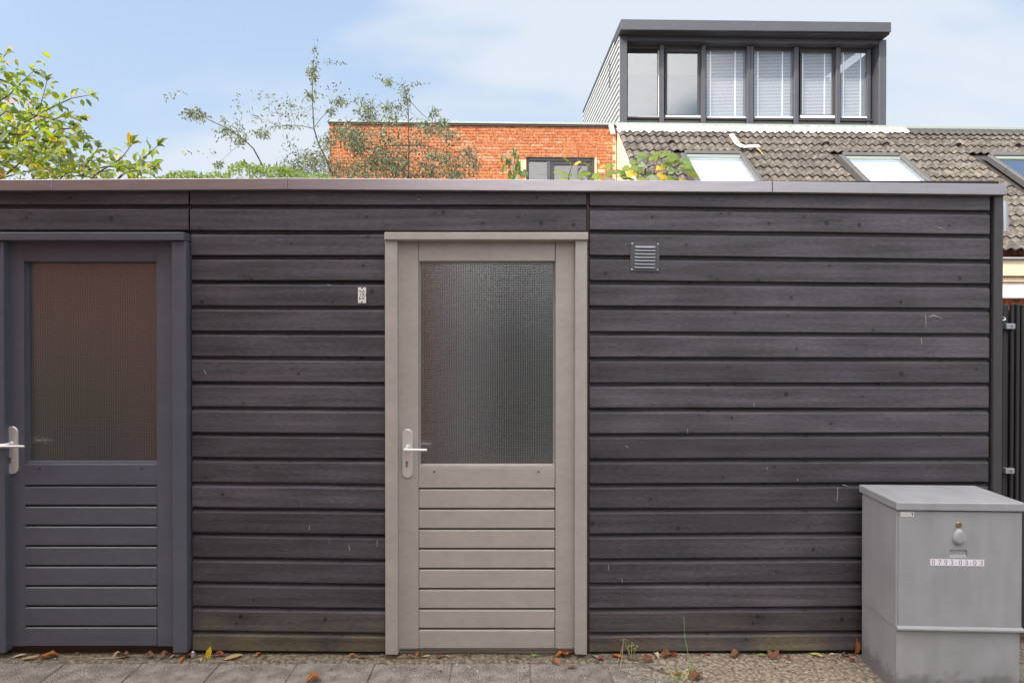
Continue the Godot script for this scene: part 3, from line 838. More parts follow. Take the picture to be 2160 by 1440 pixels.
func make_cabinet() -> void:
	# measured: lid top 0.856 m high, 0.548 wide, 0.355 deep, standing a few centimetres off the shed and turned a little
	var base := Vector3(1.956, 0, 0.225)
	var cab := thing("utility_cabinet", "grey street utility cabinet with overhanging lid and sticker 0793-03-03 beside the shed", "cabinet", Transform3D(Basis(Vector3.UP, deg_to_rad(-2.6)), base))
	var top := 0.856; var w := 0.274; var zf := 0.185; var zb := -0.170
	var mb := MB.new()
	mb.bevel(Vector3(-w, top - 0.036, zb), Vector3(w, top, zf), 0.0035)
	part("lid", mb.done(), M.cabinet_grey, cab)
	# body with grime near the ground
	var bw := w - 0.009; var bz := zf - 0.012; var bzb := zb + 0.012
	var ledge_y := 0.298
	var nz := FastNoiseLite.new(); nz.seed = 3; nz.frequency = 9.0; nz.fractal_octaves = 4
	var face := func(mbx: MB, o: Vector3, ux: Vector3, y0: float, y1: float, nx: int, ny: int) -> void:
		for i in nx:
			for j in ny:
				var vs := []
				for c in [[i, j], [i + 1, j], [i + 1, j + 1], [i, j + 1]]:
					var p: Vector3 = o + ux * (float(c[0]) / nx) + Vector3(0, lerpf(y0, y1, float(c[1]) / ny), 0)
					var g := clampf((0.098 - p.y + nz.get_noise_3dv(p * 2.0) * 0.05) / 0.035, 0.0, 1.0) * 0.62
					g += clampf(nz.get_noise_3dv(p * 1.1 + Vector3(4, 0, 0)) - 0.12, 0.0, 0.4) * 0.30 * smoothstep(0.35, 0.05, p.y)
					vs.append([p, Color(1, 1, 1).lerp(Color(0.38, 0.36, 0.32), clampf(g, 0.0, 0.8))])
				var nn: Vector3 = (vs[1][0] - vs[0][0]).cross(vs[2][0] - vs[0][0]).normalized()
				for k in [0, 2, 1, 0, 3, 2]:
					mbx.v.append(vs[k][0]); mbx.n.append(nn); mbx.c.append(vs[k][1]); mbx.u.append(Vector2.ZERO)
	# the front leaf is a door above the ledge; its grip is a real recess
	mb = MB.new()
	mb.bevel(Vector3(-bw, ledge_y - 0.004, bzb), Vector3(bw, top - 0.037, bz - 0.006), 0.004)
	part("body", mb.done(), M.cabinet_grey, cab)
	mb = MB.new()
	var gx0 := -0.042; var gx1 := 0.032; var gy0 := 0.614; var gy1 := 0.648
	var fz := bz; var fb := bz - 0.006
	mb.bevel(Vector3(-bw + 0.004, ledge_y + 0.010, fb), Vector3(gx0, top - 0.040, fz), 0.002)
	mb.bevel(Vector3(gx1, ledge_y + 0.010, fb), Vector3(bw - 0.001, top - 0.040, fz), 0.002)
	var dp := MB.new()
	dp.box(Vector3(-bw + 0.006, ledge_y + 0.012, fb), Vector3(bw - 0.003, gy0, fz + 0.0004))
	dp.box(Vector3(-bw + 0.006, gy1, fb), Vector3(bw - 0.003, top - 0.042, fz + 0.0004))
	dp.box(Vector3(-bw + 0.006, gy0, fb), Vector3(gx0, gy1, fz + 0.0004))
	dp.box(Vector3(gx1, gy0, fb), Vector3(bw - 0.003, gy1, fz + 0.0004))
	var dr := part("cabinet_door", dp.done(), M.cabinet_grey, cab)
	mb = MB.new()
	mb.box(Vector3(gx0, gy0, fb - 0.004), Vector3(gx1, gy1, fb + 0.0006))
	mb.quad(Vector3(gx0, gy0, fz + 0.0004), Vector3(gx1, gy0, fz + 0.0004), Vector3(gx1, gy0 + 0.012, fb + 0.001), Vector3(gx0, gy0 + 0.012, fb + 0.001))
	part("finger_grip", mb.done(), M.knob_grey, dr)
	# plinth
	mb = MB.new()
	var pw := bw - 0.003; var pz := bz - 0.010
	face.call(mb, Vector3(-pw, 0, pz), Vector3(pw * 2, 0, 0), -0.01, ledge_y, 40, 16)
	face.call(mb, Vector3(-pw, 0, bzb), Vector3(0, 0, pz - bzb), -0.01, ledge_y, 26, 16)
	face.call(mb, Vector3(pw, 0, pz), Vector3(0, 0, bzb - pz), -0.01, ledge_y, 20, 10)
	part("plinth", mb.done(), M.cabinet_grey, cab)
	mb = MB.new()   # rounded ledge across the front
	var pr := [[0.0145, -0.012], [0.0145, 0.0], [0.012, 0.006], [0.006, 0.0105], [-0.001, 0.010], [-0.005, 0.005], [-0.0055, -0.012]]
	for i in pr.size() - 1:
		mb.quad(Vector3(-bw - 0.001, ledge_y + pr[i + 1][0], bz + pr[i + 1][1]), Vector3(bw + 0.004, ledge_y + pr[i + 1][0], bz + pr[i + 1][1]), Vector3(bw + 0.004, ledge_y + pr[i][0], bz + pr[i][1]), Vector3(-bw - 0.001, ledge_y + pr[i][0], bz + pr[i][1]))
	for s in [-1, 1]:
		var ctr := Vector3((-bw - 0.001) if s < 0 else (bw + 0.004), ledge_y + 0.004, bz - 0.004)
		for i in pr.size() - 1:
			var a := Vector3(ctr.x, ledge_y + pr[i][0], bz + pr[i][1]); var b := Vector3(ctr.x, ledge_y + pr[i + 1][0], bz + pr[i + 1][1])
			if s < 0: mb.tri(ctr, b, a)
			else: mb.tri(ctr, a, b)
	part("front_ledge", mb.done(), M.cabinet_grey, cab)
	# lock, cover, label, number strip
	mb = MB.new()
	mb.prism(disc(Vector2(-0.004, 0.758), 0.0135, 18), fz, fz + 0.006, 0.0018)
	var lk := part("lock", mb.done(), M.brass, cab)
	mb = MB.new()
	mb.box(Vector3(-0.0035, 0.750, fz + 0.0055), Vector3(-0.0015, 0.760, fz + 0.0066))
	part("keyhole", mb.done(), M.hole_dark, lk)
	mb = MB.new()   # pear-shaped swinging cover
	var outl := func(k: float, z: float) -> Array:
		var o := []
		for i in 24:
			var a := TAU * i / 24
			var rr := 0.0265 - 0.0075 * sin(a)
			o.append(Vector3(-0.004 + cos(a) * rr * k, 0.707 + sin(a) * 0.036 * k, z))
		return o
	var lv := [outl.call(1.0, fz), outl.call(1.0, fz + 0.006), outl.call(0.88, fz + 0.011), outl.call(0.74, fz + 0.017), outl.call(0.45, fz + 0.0195)]
	for j in 4:
		for i in 24:
			mb.quad(lv[j][i], lv[j][(i + 1) % 24], lv[j + 1][(i + 1) % 24], lv[j + 1][i])
	for i in range(1, 23):
		mb.tri(lv[4][0], lv[4][i], lv[4][i + 1])
	var kb := part("lock_cover", mb.done(), M.knob_grey, cab)
	mb = MB.new()
	mb.prism(disc(Vector2(0.0005, 0.728), 0.0042, 8), fz + 0.008, fz + 0.0165, 0.001)
	part("rivet", mb.done(), M.rust, kb)
	mb = MB.new()
	mb.box(Vector3(-0.124, 0.579, fz + 0.0006), Vector3(0.104, 0.607, fz + 0.0014))
	var st := part("number_strip", mb.done(), M.sticker, cab)
	var glyphs := "0793-03-03"
	for k in 10:
		var tm := text_mesh(glyphs[k], 0.0205, 0.95)
		var xf: Transform3D = tm[1]
		xf.origin = Vector3(-0.124 + 0.228 * [0.056, 0.173, 0.287, 0.401, 0.477, 0.558, 0.672, 0.746, 0.827, 0.944][k], 0.593, fz + 0.0016)
		part("dash" if glyphs[k] == "-" else "digit", tm[0], M.sticker_ink, st, xf)
	mb = MB.new()
	mb.box(Vector3(-0.250, 0.792, fz + 0.0002), Vector3(-0.194, 0.810, fz + 0.0014))
	var lb := part("maker_label", mb.done(), M.enamel_white, cab)
	mb = MB.new()
	for k in 9:
		mb.box(Vector3(-0.245 + k * 0.0040, 0.7975, fz + 0.0014), Vector3(-0.2425 + k * 0.0040, 0.7975 + [0.005, 0.0036, 0.0036, 0.0048, 0.0036, 0.005, 0.0036, 0.0036, 0.005][k], fz + 0.0018))
	part("label_lettering", mb.done(), M.knob_grey, lb)
	mb = MB.new()
	var cr := PackedVector2Array()
	for i in 9: cr.append(Vector2(-0.205 + cos(-1.0 + 2.6 * i / 8.0) * 0.0072, 0.801 + sin(-1.0 + 2.6 * i / 8.0) * 0.0072))
	for i in 9: cr.append(Vector2(-0.2065 + cos(1.6 - 2.6 * i / 8.0) * 0.0046, 0.8005 + sin(1.6 - 2.6 * i / 8.0) * 0.0052))
	mb.prism(cr, fz + 0.0013, fz + 0.0019)
	part("label_crescent", mb.done(), M.digit_ink, lb)

func make_gate() -> void:
	var gz := -0.20
	var gate := thing("alley_gate", "black wooden gate of upright boards between shed corner and neighbouring wall", "gate")
	var x0 := P(2119, 800, gz).x
	var top := P(2130, 641, gz).y
	var mb := MB.new()
	mb.bevel(Vector3(x0 + 0.002, 0.06, gz - 0.03), Vector3(x0 + 0.030, top - 0.002, gz - 0.012), 0.002)
	part("hinge_post", mb.done(), M.gate_black, gate)
	var fl := MB.new()
	fl.box(Vector3(x0 - 0.03, 0.0, gz - 0.09), Vector3(x0 + 1.9, top - 0.03, gz - 0.05))
	part("rear_panel", fl.done(), M.gate_black, gate)
	var xs := x0 + 0.034
	for k in 18:
		mb = MB.new()
		var w: float = [0.022, 0.022, 0.03][k] if k < 3 else 0.12
		mb.bevel(Vector3(xs, 0.06 + 0.003 * (k % 2), gz - 0.012), Vector3(xs + w - 0.004, top + ([0.0, 0.0, -0.003][k] if k < 3 else -0.02), gz + ([0.002, 0.012, 0.018][k] if k < 3 else -0.005 + 0.001 * (k % 3))), 0.003)
		part("gate_board", mb.done(), M.gate_black, gate)
		xs += w
	for y in [P(2150, 1310, gz).y, P(2150, 1092, gz).y, P(2155, 655, gz).y]:
		mb = MB.new()
		mb.bevel(Vector3(x0 + 0.11, y - 0.02, gz - 0.003), Vector3(xs, y + 0.02, gz + 0.022), 0.003)
		part("gate_rail", mb.done(), M.galvanised if y < 1.0 else M.gate_black, gate)
	for y in [P(2125, 688, gz).y, P(2124, 992, gz).y]:
		mb = MB.new()
		mb.bevel(Vector3(x0 - 0.004, y - 0.014, gz - 0.012), Vector3(x0 + 0.044, y + 0.014, gz + 0.020), 0.002)
		var hg := part("hinge_plate", mb.done(), M.galvanised, gate)
		mb = MB.new()
		mb.prism(disc(Vector2(x0 + 0.024, y), 0.004, 8), gz + 0.019, gz + 0.0215)
		part("bolt_hole", mb.done(), M.hole_dark, hg)
	mb = MB.new()
	var e := P(2118, 671, 0.02)
	mb.tube([e + Vector3(0, 0.006, -0.02), e + Vector3(0.006, 0.002, 0.0), e + Vector3(0.004, -0.008, 0.006), e + Vector3(-0.004, -0.010, 0.0)], 0.0028, 0.0028, 6, true)
	tag(part("screw_eye", mb.done(), M.screw, self), "small bright metal screw eye on the shed corner post", "hook")

# ------------------------------------------------------------------ ground
func make_ground() -> void:
	var mb := MB.new()
	mb.quad(Vector3(-80, -0.03, 60), Vector3(80, -0.03, 60), Vector3(80, -0.03, -120), Vector3(-80, -0.03, -120))
	var gr := part("ground", mb.done(), M.soil, self)
	gr.set_meta("kind", "structure")
	# strip of soil between the shed and the paving, and the joints' bed
	mb = MB.new()
	var nz := FastNoiseLite.new(); nz.seed = 8; nz.frequency = 6.0; nz.fractal_octaves = 4
	var x0 := -3.4; var x1 := 3.4; var nx := 340; var nzs := 12
	var soil_y := func(x: float, z: float) -> float:
		return 0.001 + nz.get_noise_2d(x * 0.5, z * 0.5) * 0.006 - smoothstep(0.06, 0.11, z) * 0.012
	mb.sheet(x0, x1, nx, -0.12, 0.14, nzs, soil_y)
	var so := part("soil_strip", mb.done(), M.soil, self)
	so.set_meta("kind", "structure")
	# pavers
	var pave := group_node("pavement", self)
	pave.set_meta("kind", "structure")
	var pitch := 0.3735
	var xj := G(947, 1440).x
	rng.seed = 21
	for r in 9:
		for k in range(-9, 10):
			var a := xj + k * pitch + (0.0 if r % 2 == 0 else pitch * 0.5)
			var z := 0.078 + r * pitch
			mb = MB.new()
			var dy := rng.randf_range(-0.0025, 0.0015)
			mb.bevel(Vector3(a + 0.002, -0.06, z + 0.003 + rng.randf_range(0, 0.003)), Vector3(a + pitch - 0.002, dy, z + pitch - 0.002), 0.004)
			part("paver", mb.done(), M.paver if rng.randf() < 0.6 else M.paver_b, pave)
	# drifted sand over the paving at the right
	mb = MB.new()
	var nx2 := 130; var nz2 := 60
	var sx0 := 0.36; var sx1 := 1.96
	var sand_y := func(x: float, z: float) -> float:
		var edge := smoothstep(0.36, 0.85, x + nz.get_noise_2d(z * 3.0, 7.0) * 0.35)
		var e2 := smoothstep(1.96, 1.72, x - z * 0.55)
		var front := smoothstep(1.0, 0.45, z + nz.get_noise_2d(x * 2.0, 1.0) * 0.25)
		return -0.012 + (0.017 + nz.get_noise_2d(x * 0.35, z * 0.35) * 0.008 + nz.get_noise_2d(x * 0.9 + 5.0, z * 0.9) * 0.0022) * edge * e2 * front
	mb.sheet(sx0, sx1, nx2, -0.01, 1.0, nz2, sand_y)
	var sd := part("drifted_sand", mb.done(), M.sandy, self)
	sd.set_meta("kind", "structure")
	mb = MB.new()
	mb.quad(Vector3(-3.6, -0.0055, 3.5), Vector3(3.7, -0.0055, 3.5), Vector3(3.7, -0.0055, 0.07), Vector3(-3.6, -0.0055, 0.07))
	part("joint_sand", mb.done(), M.soil, self).set_meta("kind", "structure")
	# grit, shell chips and crumbs
	rng.seed = 33
	for set_ in [["shell_chips", M.shell_white, 150, 0.0035, "white shell chips scattered over the sand and paving"], ["dark_crumbs", M.dead_dark, 220, 0.004, "dark crumbs of soil and bark along the shed foot"], ["brown_crumbs", M.dead_brown, 260, 0.0045, "brown leaf crumbs along the shed foot"]]:
		mb = MB.new()
		for k in set_[2]:
			var right := rng.randf() < (0.62 if set_[0] == "shell_chips" else 0.4)
			var x := rng.randf_range(0.5, 1.75) if right else rng.randf_range(-2.6, 1.7)
			var z := rng.randf_range(0.01, 0.40) if set_[0] != "brown_crumbs" else absf(rng.randfn(0.02, 0.05)) + 0.005
			var s: float = set_[3] * rng.randf_range(0.4, 1.35)
			var y: float = maxf(maxf(soil_y.call(x, z) if z < 0.12 else -0.001, sand_y.call(x, z) if x > sx0 and x < 1.9 else -1.0), -0.002) + s * 0.2
			var b := Basis(Vector3.UP, rng.randf() * TAU) * Basis(Vector3.RIGHT, rng.randf_range(-0.5, 0.5))
			var p := [Vector3(-s, 0, -s * 0.7), Vector3(s, 0, -s * 0.5), Vector3(s * 0.6, 0, s), Vector3(-s * 0.8, 0, s * 0.6)]
			var o := Vector3(x, y, z)
			var ap := o + b * Vector3(0.1 * s, s * 0.65, 0)
			for i in 4: mb.tri(o + b * p[(i + 1) % 4], o + b * p[i], ap)
		var gs := part(set_[0], mb.done(), set_[1], self)
		gs.set_meta("kind", "stuff"); tag(gs, set_[4], "litter")

func litter_leaf(px: float, py: float, size_px: float, m: String, shape: String, label: String, turn := -999.0, rise := 0.0) -> void:
	var at := G(px, py)
	if at.z < 0.012: at.z = 0.012 + rng.randf() * 0.02
	var l := size_px / 440.0
	var mb := MB.new()
	var th := deg_to_rad(turn) if turn > -900.0 else rng.randf() * TAU
	var dir := Vector3(cos(th), 0.0, -sin(th))
	var curl := rng.randf_range(0.15, 0.5)
	var wid := l * rng.randf_range(0.36, 0.55) * (1.7 if shape == "crumpled" else 1.0)
	if shape == "curled" or shape == "crumpled":
		# a bent, folded blade: strip of quads along a curve, lifted sides
		var n := 6
		var prev := []
		var nsr := rng.randf() * 10.0
		for i in n + 1:
			var t := float(i) / n
			var half := wid * 0.5 * sin(PI * clampf(t * 0.92 + 0.05, 0.0, 1.0))
			var lift := l * curl * sin(PI * t) * (0.6 if shape == "curled" else 0.28 + 0.22 * sin(nsr + t * 9.0))
			var side := Vector3(dir.z, 0, -dir.x)
			var mid := dir * (t - 0.5) * l + Vector3(0, lift + 0.004, 0)
			var fold := half * rng.randf_range(0.3, 1.0)
			var row := [mid - side * half + Vector3(0, fold, 0), mid, mid + side * half * 0.9 + Vector3(0, fold * rng.randf_range(0.4, 1.2), 0)]
			if i > 0:
				for k in 2: mb.quad(prev[k], prev[k + 1], row[k + 1], row[k])
			prev = row
	elif shape == "upright":
		mb.leaf(Vector3.ZERO, Vector3(0.18, 1.0, -0.1), Vector3(0.2, 0, 1), l, wid * 1.25, 0.5, 0.05)
	else:
		var side := Vector3(dir.z, 0, -dir.x)
		var n := 7
		var prev := []
		for i in n + 1:
			var t := float(i) / n
			var half := wid * 0.5 * pow(sin(PI * clampf(t * 0.94 + 0.03, 0.0, 1.0)), 0.8)
			var mid := dir * (t - 0.5) * l + Vector3(0, 0.003 + l * curl * 0.25 * t * t, 0)
			var row := [mid - side * half + Vector3(0, half * 0.45, 0), mid, mid + side * half + Vector3(0, half * 0.45, 0)]
			if i > 0:
				for k in 2: mb.quad(prev[k], prev[k + 1], row[k + 1], row[k])
			prev = row
		mb.tube([dir * -0.5 * l + Vector3(0, 0.003, 0), dir * -0.72 * l + Vector3(0, 0.002, 0)], 0.0009, 0.0007, 4)
	at.y = 0.004 + rise
	if at.x > 0.6: at.y += 0.004
	tag(part("fallen_leaf", mb.done(), M[m], self, Transform3D(Basis.IDENTITY, at)), label, "leaf", "fallen leaves along the shed foot")

func make_litter() -> void:
	rng.seed = 91
	var L := [
		[44, 1384, 24, "dead_cream", "flat", "slender cream leaf on paving below the dark blue door, leftmost of the litter", 35.0],
		[62, 1392, 28, "dead_tan", "flat", "broad tan leaf lying on the paving below the dark blue door", 15.0],
		[115, 1380, 34, "dead_orange", "crumpled", "crumpled orange leaf under the dark blue door near its lock side", 30.0],
		[170, 1378, 16, "dead_brown", "curled", "small brown curl under the middle of the dark blue door", 10.0],
		[247, 1386, 20, "dead_tan", "curled", "tan curled leaf beside the long straw under the dark blue door", 60.0],
		[272, 1378, 24, "dead_brown", "crumpled", "dark brown crumpled leaf behind the tan curled one under the dark blue door", 0.0],
		[327, 1377, 26, "dead_brown", "curled", "long brown leaf at the right end of the dark blue door", 5.0],
		[357, 1380, 26, "dead_brown", "crumpled", "crumpled brown leaf leaning against the foot of the blue door jamb", 45.0],
		[362, 1388, 14, "dead_tan", "flat", "little tan leaf just in front of the blue door jamb", 70.0],
		[385, 1394, 22, "dead_orange", "curled", "oval orange brown leaf in front of the blue door jamb", 80.0],
		[400, 1388, 18, "dead_red", "crumpled", "reddish leaf left of the silver foil scrap", 20.0],
		[422, 1397, 14, "dead_tan", "curled", "small tan curl in front of the yellow upright leaf", 120.0],
		[437, 1392, 26, "dead_yellow", "upright", "bright yellow leaf standing upright beside the blue door jamb", 90.0],
		[464, 1384, 28, "dead_red", "curled", "glossy red leaf right of the bright yellow leaf", 5.0],
		[492, 1391, 36, "dead_tan", "flat", "long pointed tan and orange leaf on the paving right of the red leaf", 28.0],
		[547, 1382, 18, "dead_orange", "curled", "small orange leaf under the boards left of the number plate", 65.0],
		[563, 1383, 14, "dead_brown", "flat", "small brown leaf next to the small orange leaf under the boards", 80.0],
		[660, 1438, 28, "dead_orange", "crumpled", "crumpled orange leaf out on the paving at the bottom edge", 20.0],
		[745, 1383, 22, "dead_orange", "curled", "orange brown leaf at the foot of the boards left of the taupe door", 25.0],
		[770, 1380, 22, "dead_brown", "flat", "brown leaf tucked under the lowest board by the taupe jamb", 0.0],
		[883, 1380, 20, "dead_orange", "curled", "orange leaf under the taupe door near its left jamb", 70.0],
		[902, 1378, 18, "dead_tan", "flat", "yellowish leaf under the taupe door right of the orange one", 5.0],
		[930, 1380, 18, "dead_brown", "flat", "thin brown leaf under the taupe door, third from its left jamb", 35.0],
		[958, 1382, 12, "dead_orange", "flat", "tiny orange leaf under the taupe door left of centre", 60.0],
		[990, 1378, 14, "dead_brown", "curled", "small brown curl under the centre of the taupe door", 90.0],
		[1092, 1381, 16, "dead_brown", "crumpled", "brown crumpled scrap under the taupe door right of centre", 0.0],
		[1188, 1382, 32, "dead_orange", "crumpled", "large orange brown crumpled leaf before the right taupe jamb", 10.0],
		[1173, 1402, 24, "dead_orange", "curled", "curled orange leaf on the paving before the taupe door", -50.0],
		[1207, 1410, 20, "dead_brown", "flat", "flat brown leaf on the paving before the right taupe jamb", 10.0],
		[1256, 1388, 20, "dead_slate", "flat", "slate grey narrow leaf right of the taupe door frame", -60.0],
		[1267, 1393, 14, "dead_red", "crumpled", "small red leaf beside the slate grey leaf", 0.0],
		[1303, 1388, 26, "dead_orange", "flat", "narrow orange brown leaf beside the dry weed", -45.0],
		[1367, 1395, 24, "dead_brown", "crumpled", "brown leaf with pale stalks right of the dry weed", 60.0],
		[1382, 1382, 22, "dead_cream", "curled", "pale cream curl leaning on the lowest board right of the dry weed", 100.0],
		[1407, 1388, 28, "dead_brown", "crumpled", "dark brown crumpled leaf between the two weeds", 30.0],
		[1424, 1386, 24, "dead_red", "curled", "red brown curl left of the tall green stalk", 80.0],
		[1430, 1427, 14, "dead_orange", "crumpled", "bright orange scrap at the end of the curved twig", 10.0],
		[1468, 1434, 34, "dead_brown", "crumpled", "brown crumpled leaf at the foot of the tall green stalk", 50.0],
		[1491, 1382, 14, "dead_red", "flat", "small reddish leaf right of the tall green stalk", 15.0],
		[1552, 1387, 30, "dead_brown", "crumpled", "large brown dry leaf on the sand below the right wall", 20.0],
		[1625, 1381, 32, "dead_brown", "crumpled", "large brown dry leaf with a fold, second on the sand from the cabinet", 70.0],
		[1607, 1386, 14, "sprout_green", "flat", "small fresh green leaf between the two large brown leaves", -30.0],
		[1663, 1392, 16, "dead_red", "curled", "little red brown leaf on the sand, nearest in front of the right wall", 90.0],
		[1717, 1382, 26, "dead_olive", "flat", "yellow green pointed leaf on the sand left of the cabinet", -50.0],
		[1755, 1385, 14, "dead_cream", "flat", "whitish leaf on the sand close to the cabinet", 20.0],
		[1780, 1384, 16, "dead_dark", "crumpled", "dark crumpled leaf in the corner by the cabinet", 0.0],
		[1799, 1398, 14, "dead_red", "crumpled", "dark red scrap at the cabinet's back corner", 10.0],
	]
	for q in L:
		litter_leaf(q[0], q[1], q[2] * 1.05, q[3], q[4], q[5], q[6])
	# the orange leaf caught against the cabinet
	var c := P(1806, 1362, 0.03)
	var mb := MB.new()
	mb.leaf(Vector3(0.004, 0.035, 0), Vector3(-0.12, -1.0, 0.1), Vector3(0.3, 0, 1), 0.085, 0.034, 0.5, 0.1)
	mb.tube([Vector3(0.004, 0.035, 0), Vector3(-0.006, 0.055, 0.004)], 0.0012, 0.0008, 5)
	tag(part("fallen_leaf", mb.done(), M.dead_orange, self, Transform3D(Basis.IDENTITY, c)), "orange leaf hanging upright between shed boards and cabinet", "leaf", "fallen leaves along the shed foot")
	# small crumbs of leaf nobody can tell apart
	for k in 46:
		var x := rng.randf_range(20, 1790)
		litter_leaf(x, rng.randf_range(1377, 1389) if rng.randf() < 0.8 else rng.randf_range(1390, 1425), rng.randf_range(6, 12), ["dead_brown", "dead_dark", "dead_orange", "dead_tan", "dead_brown"][rng.randi_range(0, 4)], ["curled", "crumpled", "flat"][rng.randi_range(0, 2)], "tiny dry leaf scrap in the litter along the shed foot")
	# foil
	mb = MB.new()
	rng.seed = 4
	for j in 5:
		for i in 7:
			var q := func(ii: int, jj: int) -> Vector3:
				var a := TAU * (ii % 7) / 7; var b := PI * jj / 5
				var rr := 0.015 * (0.75 + 0.4 * absf(sin((ii % 7) * 5.1 + jj * 3.3)))
				return Vector3(cos(a) * sin(b) * rr, cos(b) * rr * 1.25 + 0.017, sin(a) * sin(b) * rr * 0.8)
			mb.quad(q.call(i + 1, j + 1), q.call(i, j + 1), q.call(i, j), q.call(i + 1, j))
	var fp := G(407, 1388); fp.z = maxf(fp.z, 0.03)
	tag(part("foil_scrap", mb.done(), M.foil, self, Transform3D(Basis.IDENTITY, fp)), "crumpled silver foil scrap at the foot of the blue door jamb", "litter")
	# twigs and straws
	for q in [[[[200, 1393], [250, 1391], [285, 1384], [310, 1382]], "straw", 0.0016, "long pale straw lying below the dark blue door"], [[[1323, 1392], [1345, 1397], [1372, 1412], [1400, 1423], [1430, 1426]], "stem_brown", 0.0022, "curved brown twig on the paving right of the dry weed"],
		[[[808, 1387], [818, 1392], [828, 1399]], "stem_brown", 0.0016, "short dark twig in front of the left taupe jamb"], [[[1256, 1392], [1268, 1404], [1280, 1418]], "stem_brown", 0.0016, "thin dark twig running from the slate grey leaf"], [[[455, 1396], [470, 1399], [482, 1400]], "straw", 0.0012, "short straw in front of the red leaf"], [[[130, 1390], [160, 1388], [185, 1387]], "straw", 0.0011, "thin straw right of the crumpled orange leaf"]]:
		mb = MB.new()
		var pts := []
		for p in q[0]:
			var g := G(p[0], p[1]); g.y = 0.010; g.z = maxf(g.z, 0.015)
			pts.append(g)
		mb.tube(pts, q[2], q[2] * 0.5, 6)
		tag(part("twig", mb.done(), M[q[1]], self), q[3], "twig", "twigs and straws in the litter")
	# weeds
	var w1 := thing("dry_weed", "dry branching weed with tiny pods against the lowest board right of the taupe door", "weed", Transform3D(Basis.IDENTITY, Vector3(G(1334, 1396).x, 0.004, 0.035)))
	mb = MB.new()
	for k in 9:
		var a := rng.randf_range(-0.9, 0.9)
		var tip := Vector3(a * 0.035, rng.randf_range(0.035, 0.09), rng.randf_range(-0.015, 0.02))
		mb.tube([Vector3(a * 0.004, 0, 0), tip * 0.55 + Vector3(a * 0.004, 0.004, 0), tip], 0.0011, 0.0006, 4)
		for j in 4:
			mb.ball(tip + Vector3(rng.randfn(0, 0.007), rng.randfn(0, 0.007), rng.randfn(0, 0.004)), Vector3.ONE * rng.randf_range(0.0014, 0.0026), 5, 3)
	part("stems", mb.done(), M.dead_olive, w1)
	mb = MB.new()
	mb.tube([Vector3(-0.07, 0.0, 0.10), Vector3(-0.052, 0.05, 0.06), Vector3(-0.04, 0.10, 0.01)], 0.0012, 0.0008, 5)
	mb.tube([Vector3(-0.085, 0.0, 0.08), Vector3(-0.06, 0.045, 0.05), Vector3(-0.042, 0.075, 0.02)], 0.0010, 0.0007, 5)
	part("straw_stalk", mb.done(), M.straw, w1)
	var w2 := thing("tall_weed", "tall thin green stalk with a tuft of blades growing from the sand", "weed", Transform3D(Basis.IDENTITY, Vector3(G(1465, 1440).x, 0.0, 0.24)))
	mb = MB.new()
	mb.tube([Vector3(0, 0, 0), Vector3(-0.004, 0.08, -0.06), Vector3(-0.012, 0.15, -0.10), Vector3(-0.004, 0.23, -0.15)], 0.0017, 0.0009, 6)
	part("stalk", mb.done(), M.sprout_green, w2)
	for k in 8:
		mb = MB.new()
		var a := rng.randf_range(-1.2, 1.2)
		mb.leaf(Vector3(rng.randf_range(-0.09, -0.02), 0, rng.randf_range(-0.02, 0.04)), Vector3(a * 0.7, 0.8, rng.randf_range(-0.5, 0.3)), Vector3(0, 0.3, 1), rng.randf_range(0.045, 0.085), 0.007, 0.4, 0.2)
		part("blade", mb.done(), M.dead_olive if k % 2 == 0 else M.sprout_green, w2)
	mb = MB.new()
	for k in 7:
		mb.leaf(Vector3.ZERO, Vector3(cos(k * 0.9), 0.5 + 0.3 * sin(k * 2.1), sin(k * 0.9)), Vector3.UP, 0.022, 0.008)
	tag(part("seedling", mb.done(), M.sprout_green, self, Transform3D(Basis.IDENTITY, G(1127, 1386) + Vector3(0, 0.004, 0))), "tiny green seedling below the taupe door", "weed")
	mb = MB.new()
	for k in 12:
		var a := rng.randf_range(-1.4, 1.4)
		mb.tube([Vector3(0, 0, 0), Vector3(sin(a) * 0.03, 0.022 * cos(a) + 0.004, 0.01), Vector3(sin(a) * 0.055, 0.014, 0.03)], 0.0008, 0.0005, 4)
	tag(part("dry_grass_tuft", mb.done(), M.straw, self, Transform3D(Basis.IDENTITY, G(860, 1388) + Vector3(0, 0.003, 0))), "small tuft of dry grass beside the left taupe jamb", "grass tuft")

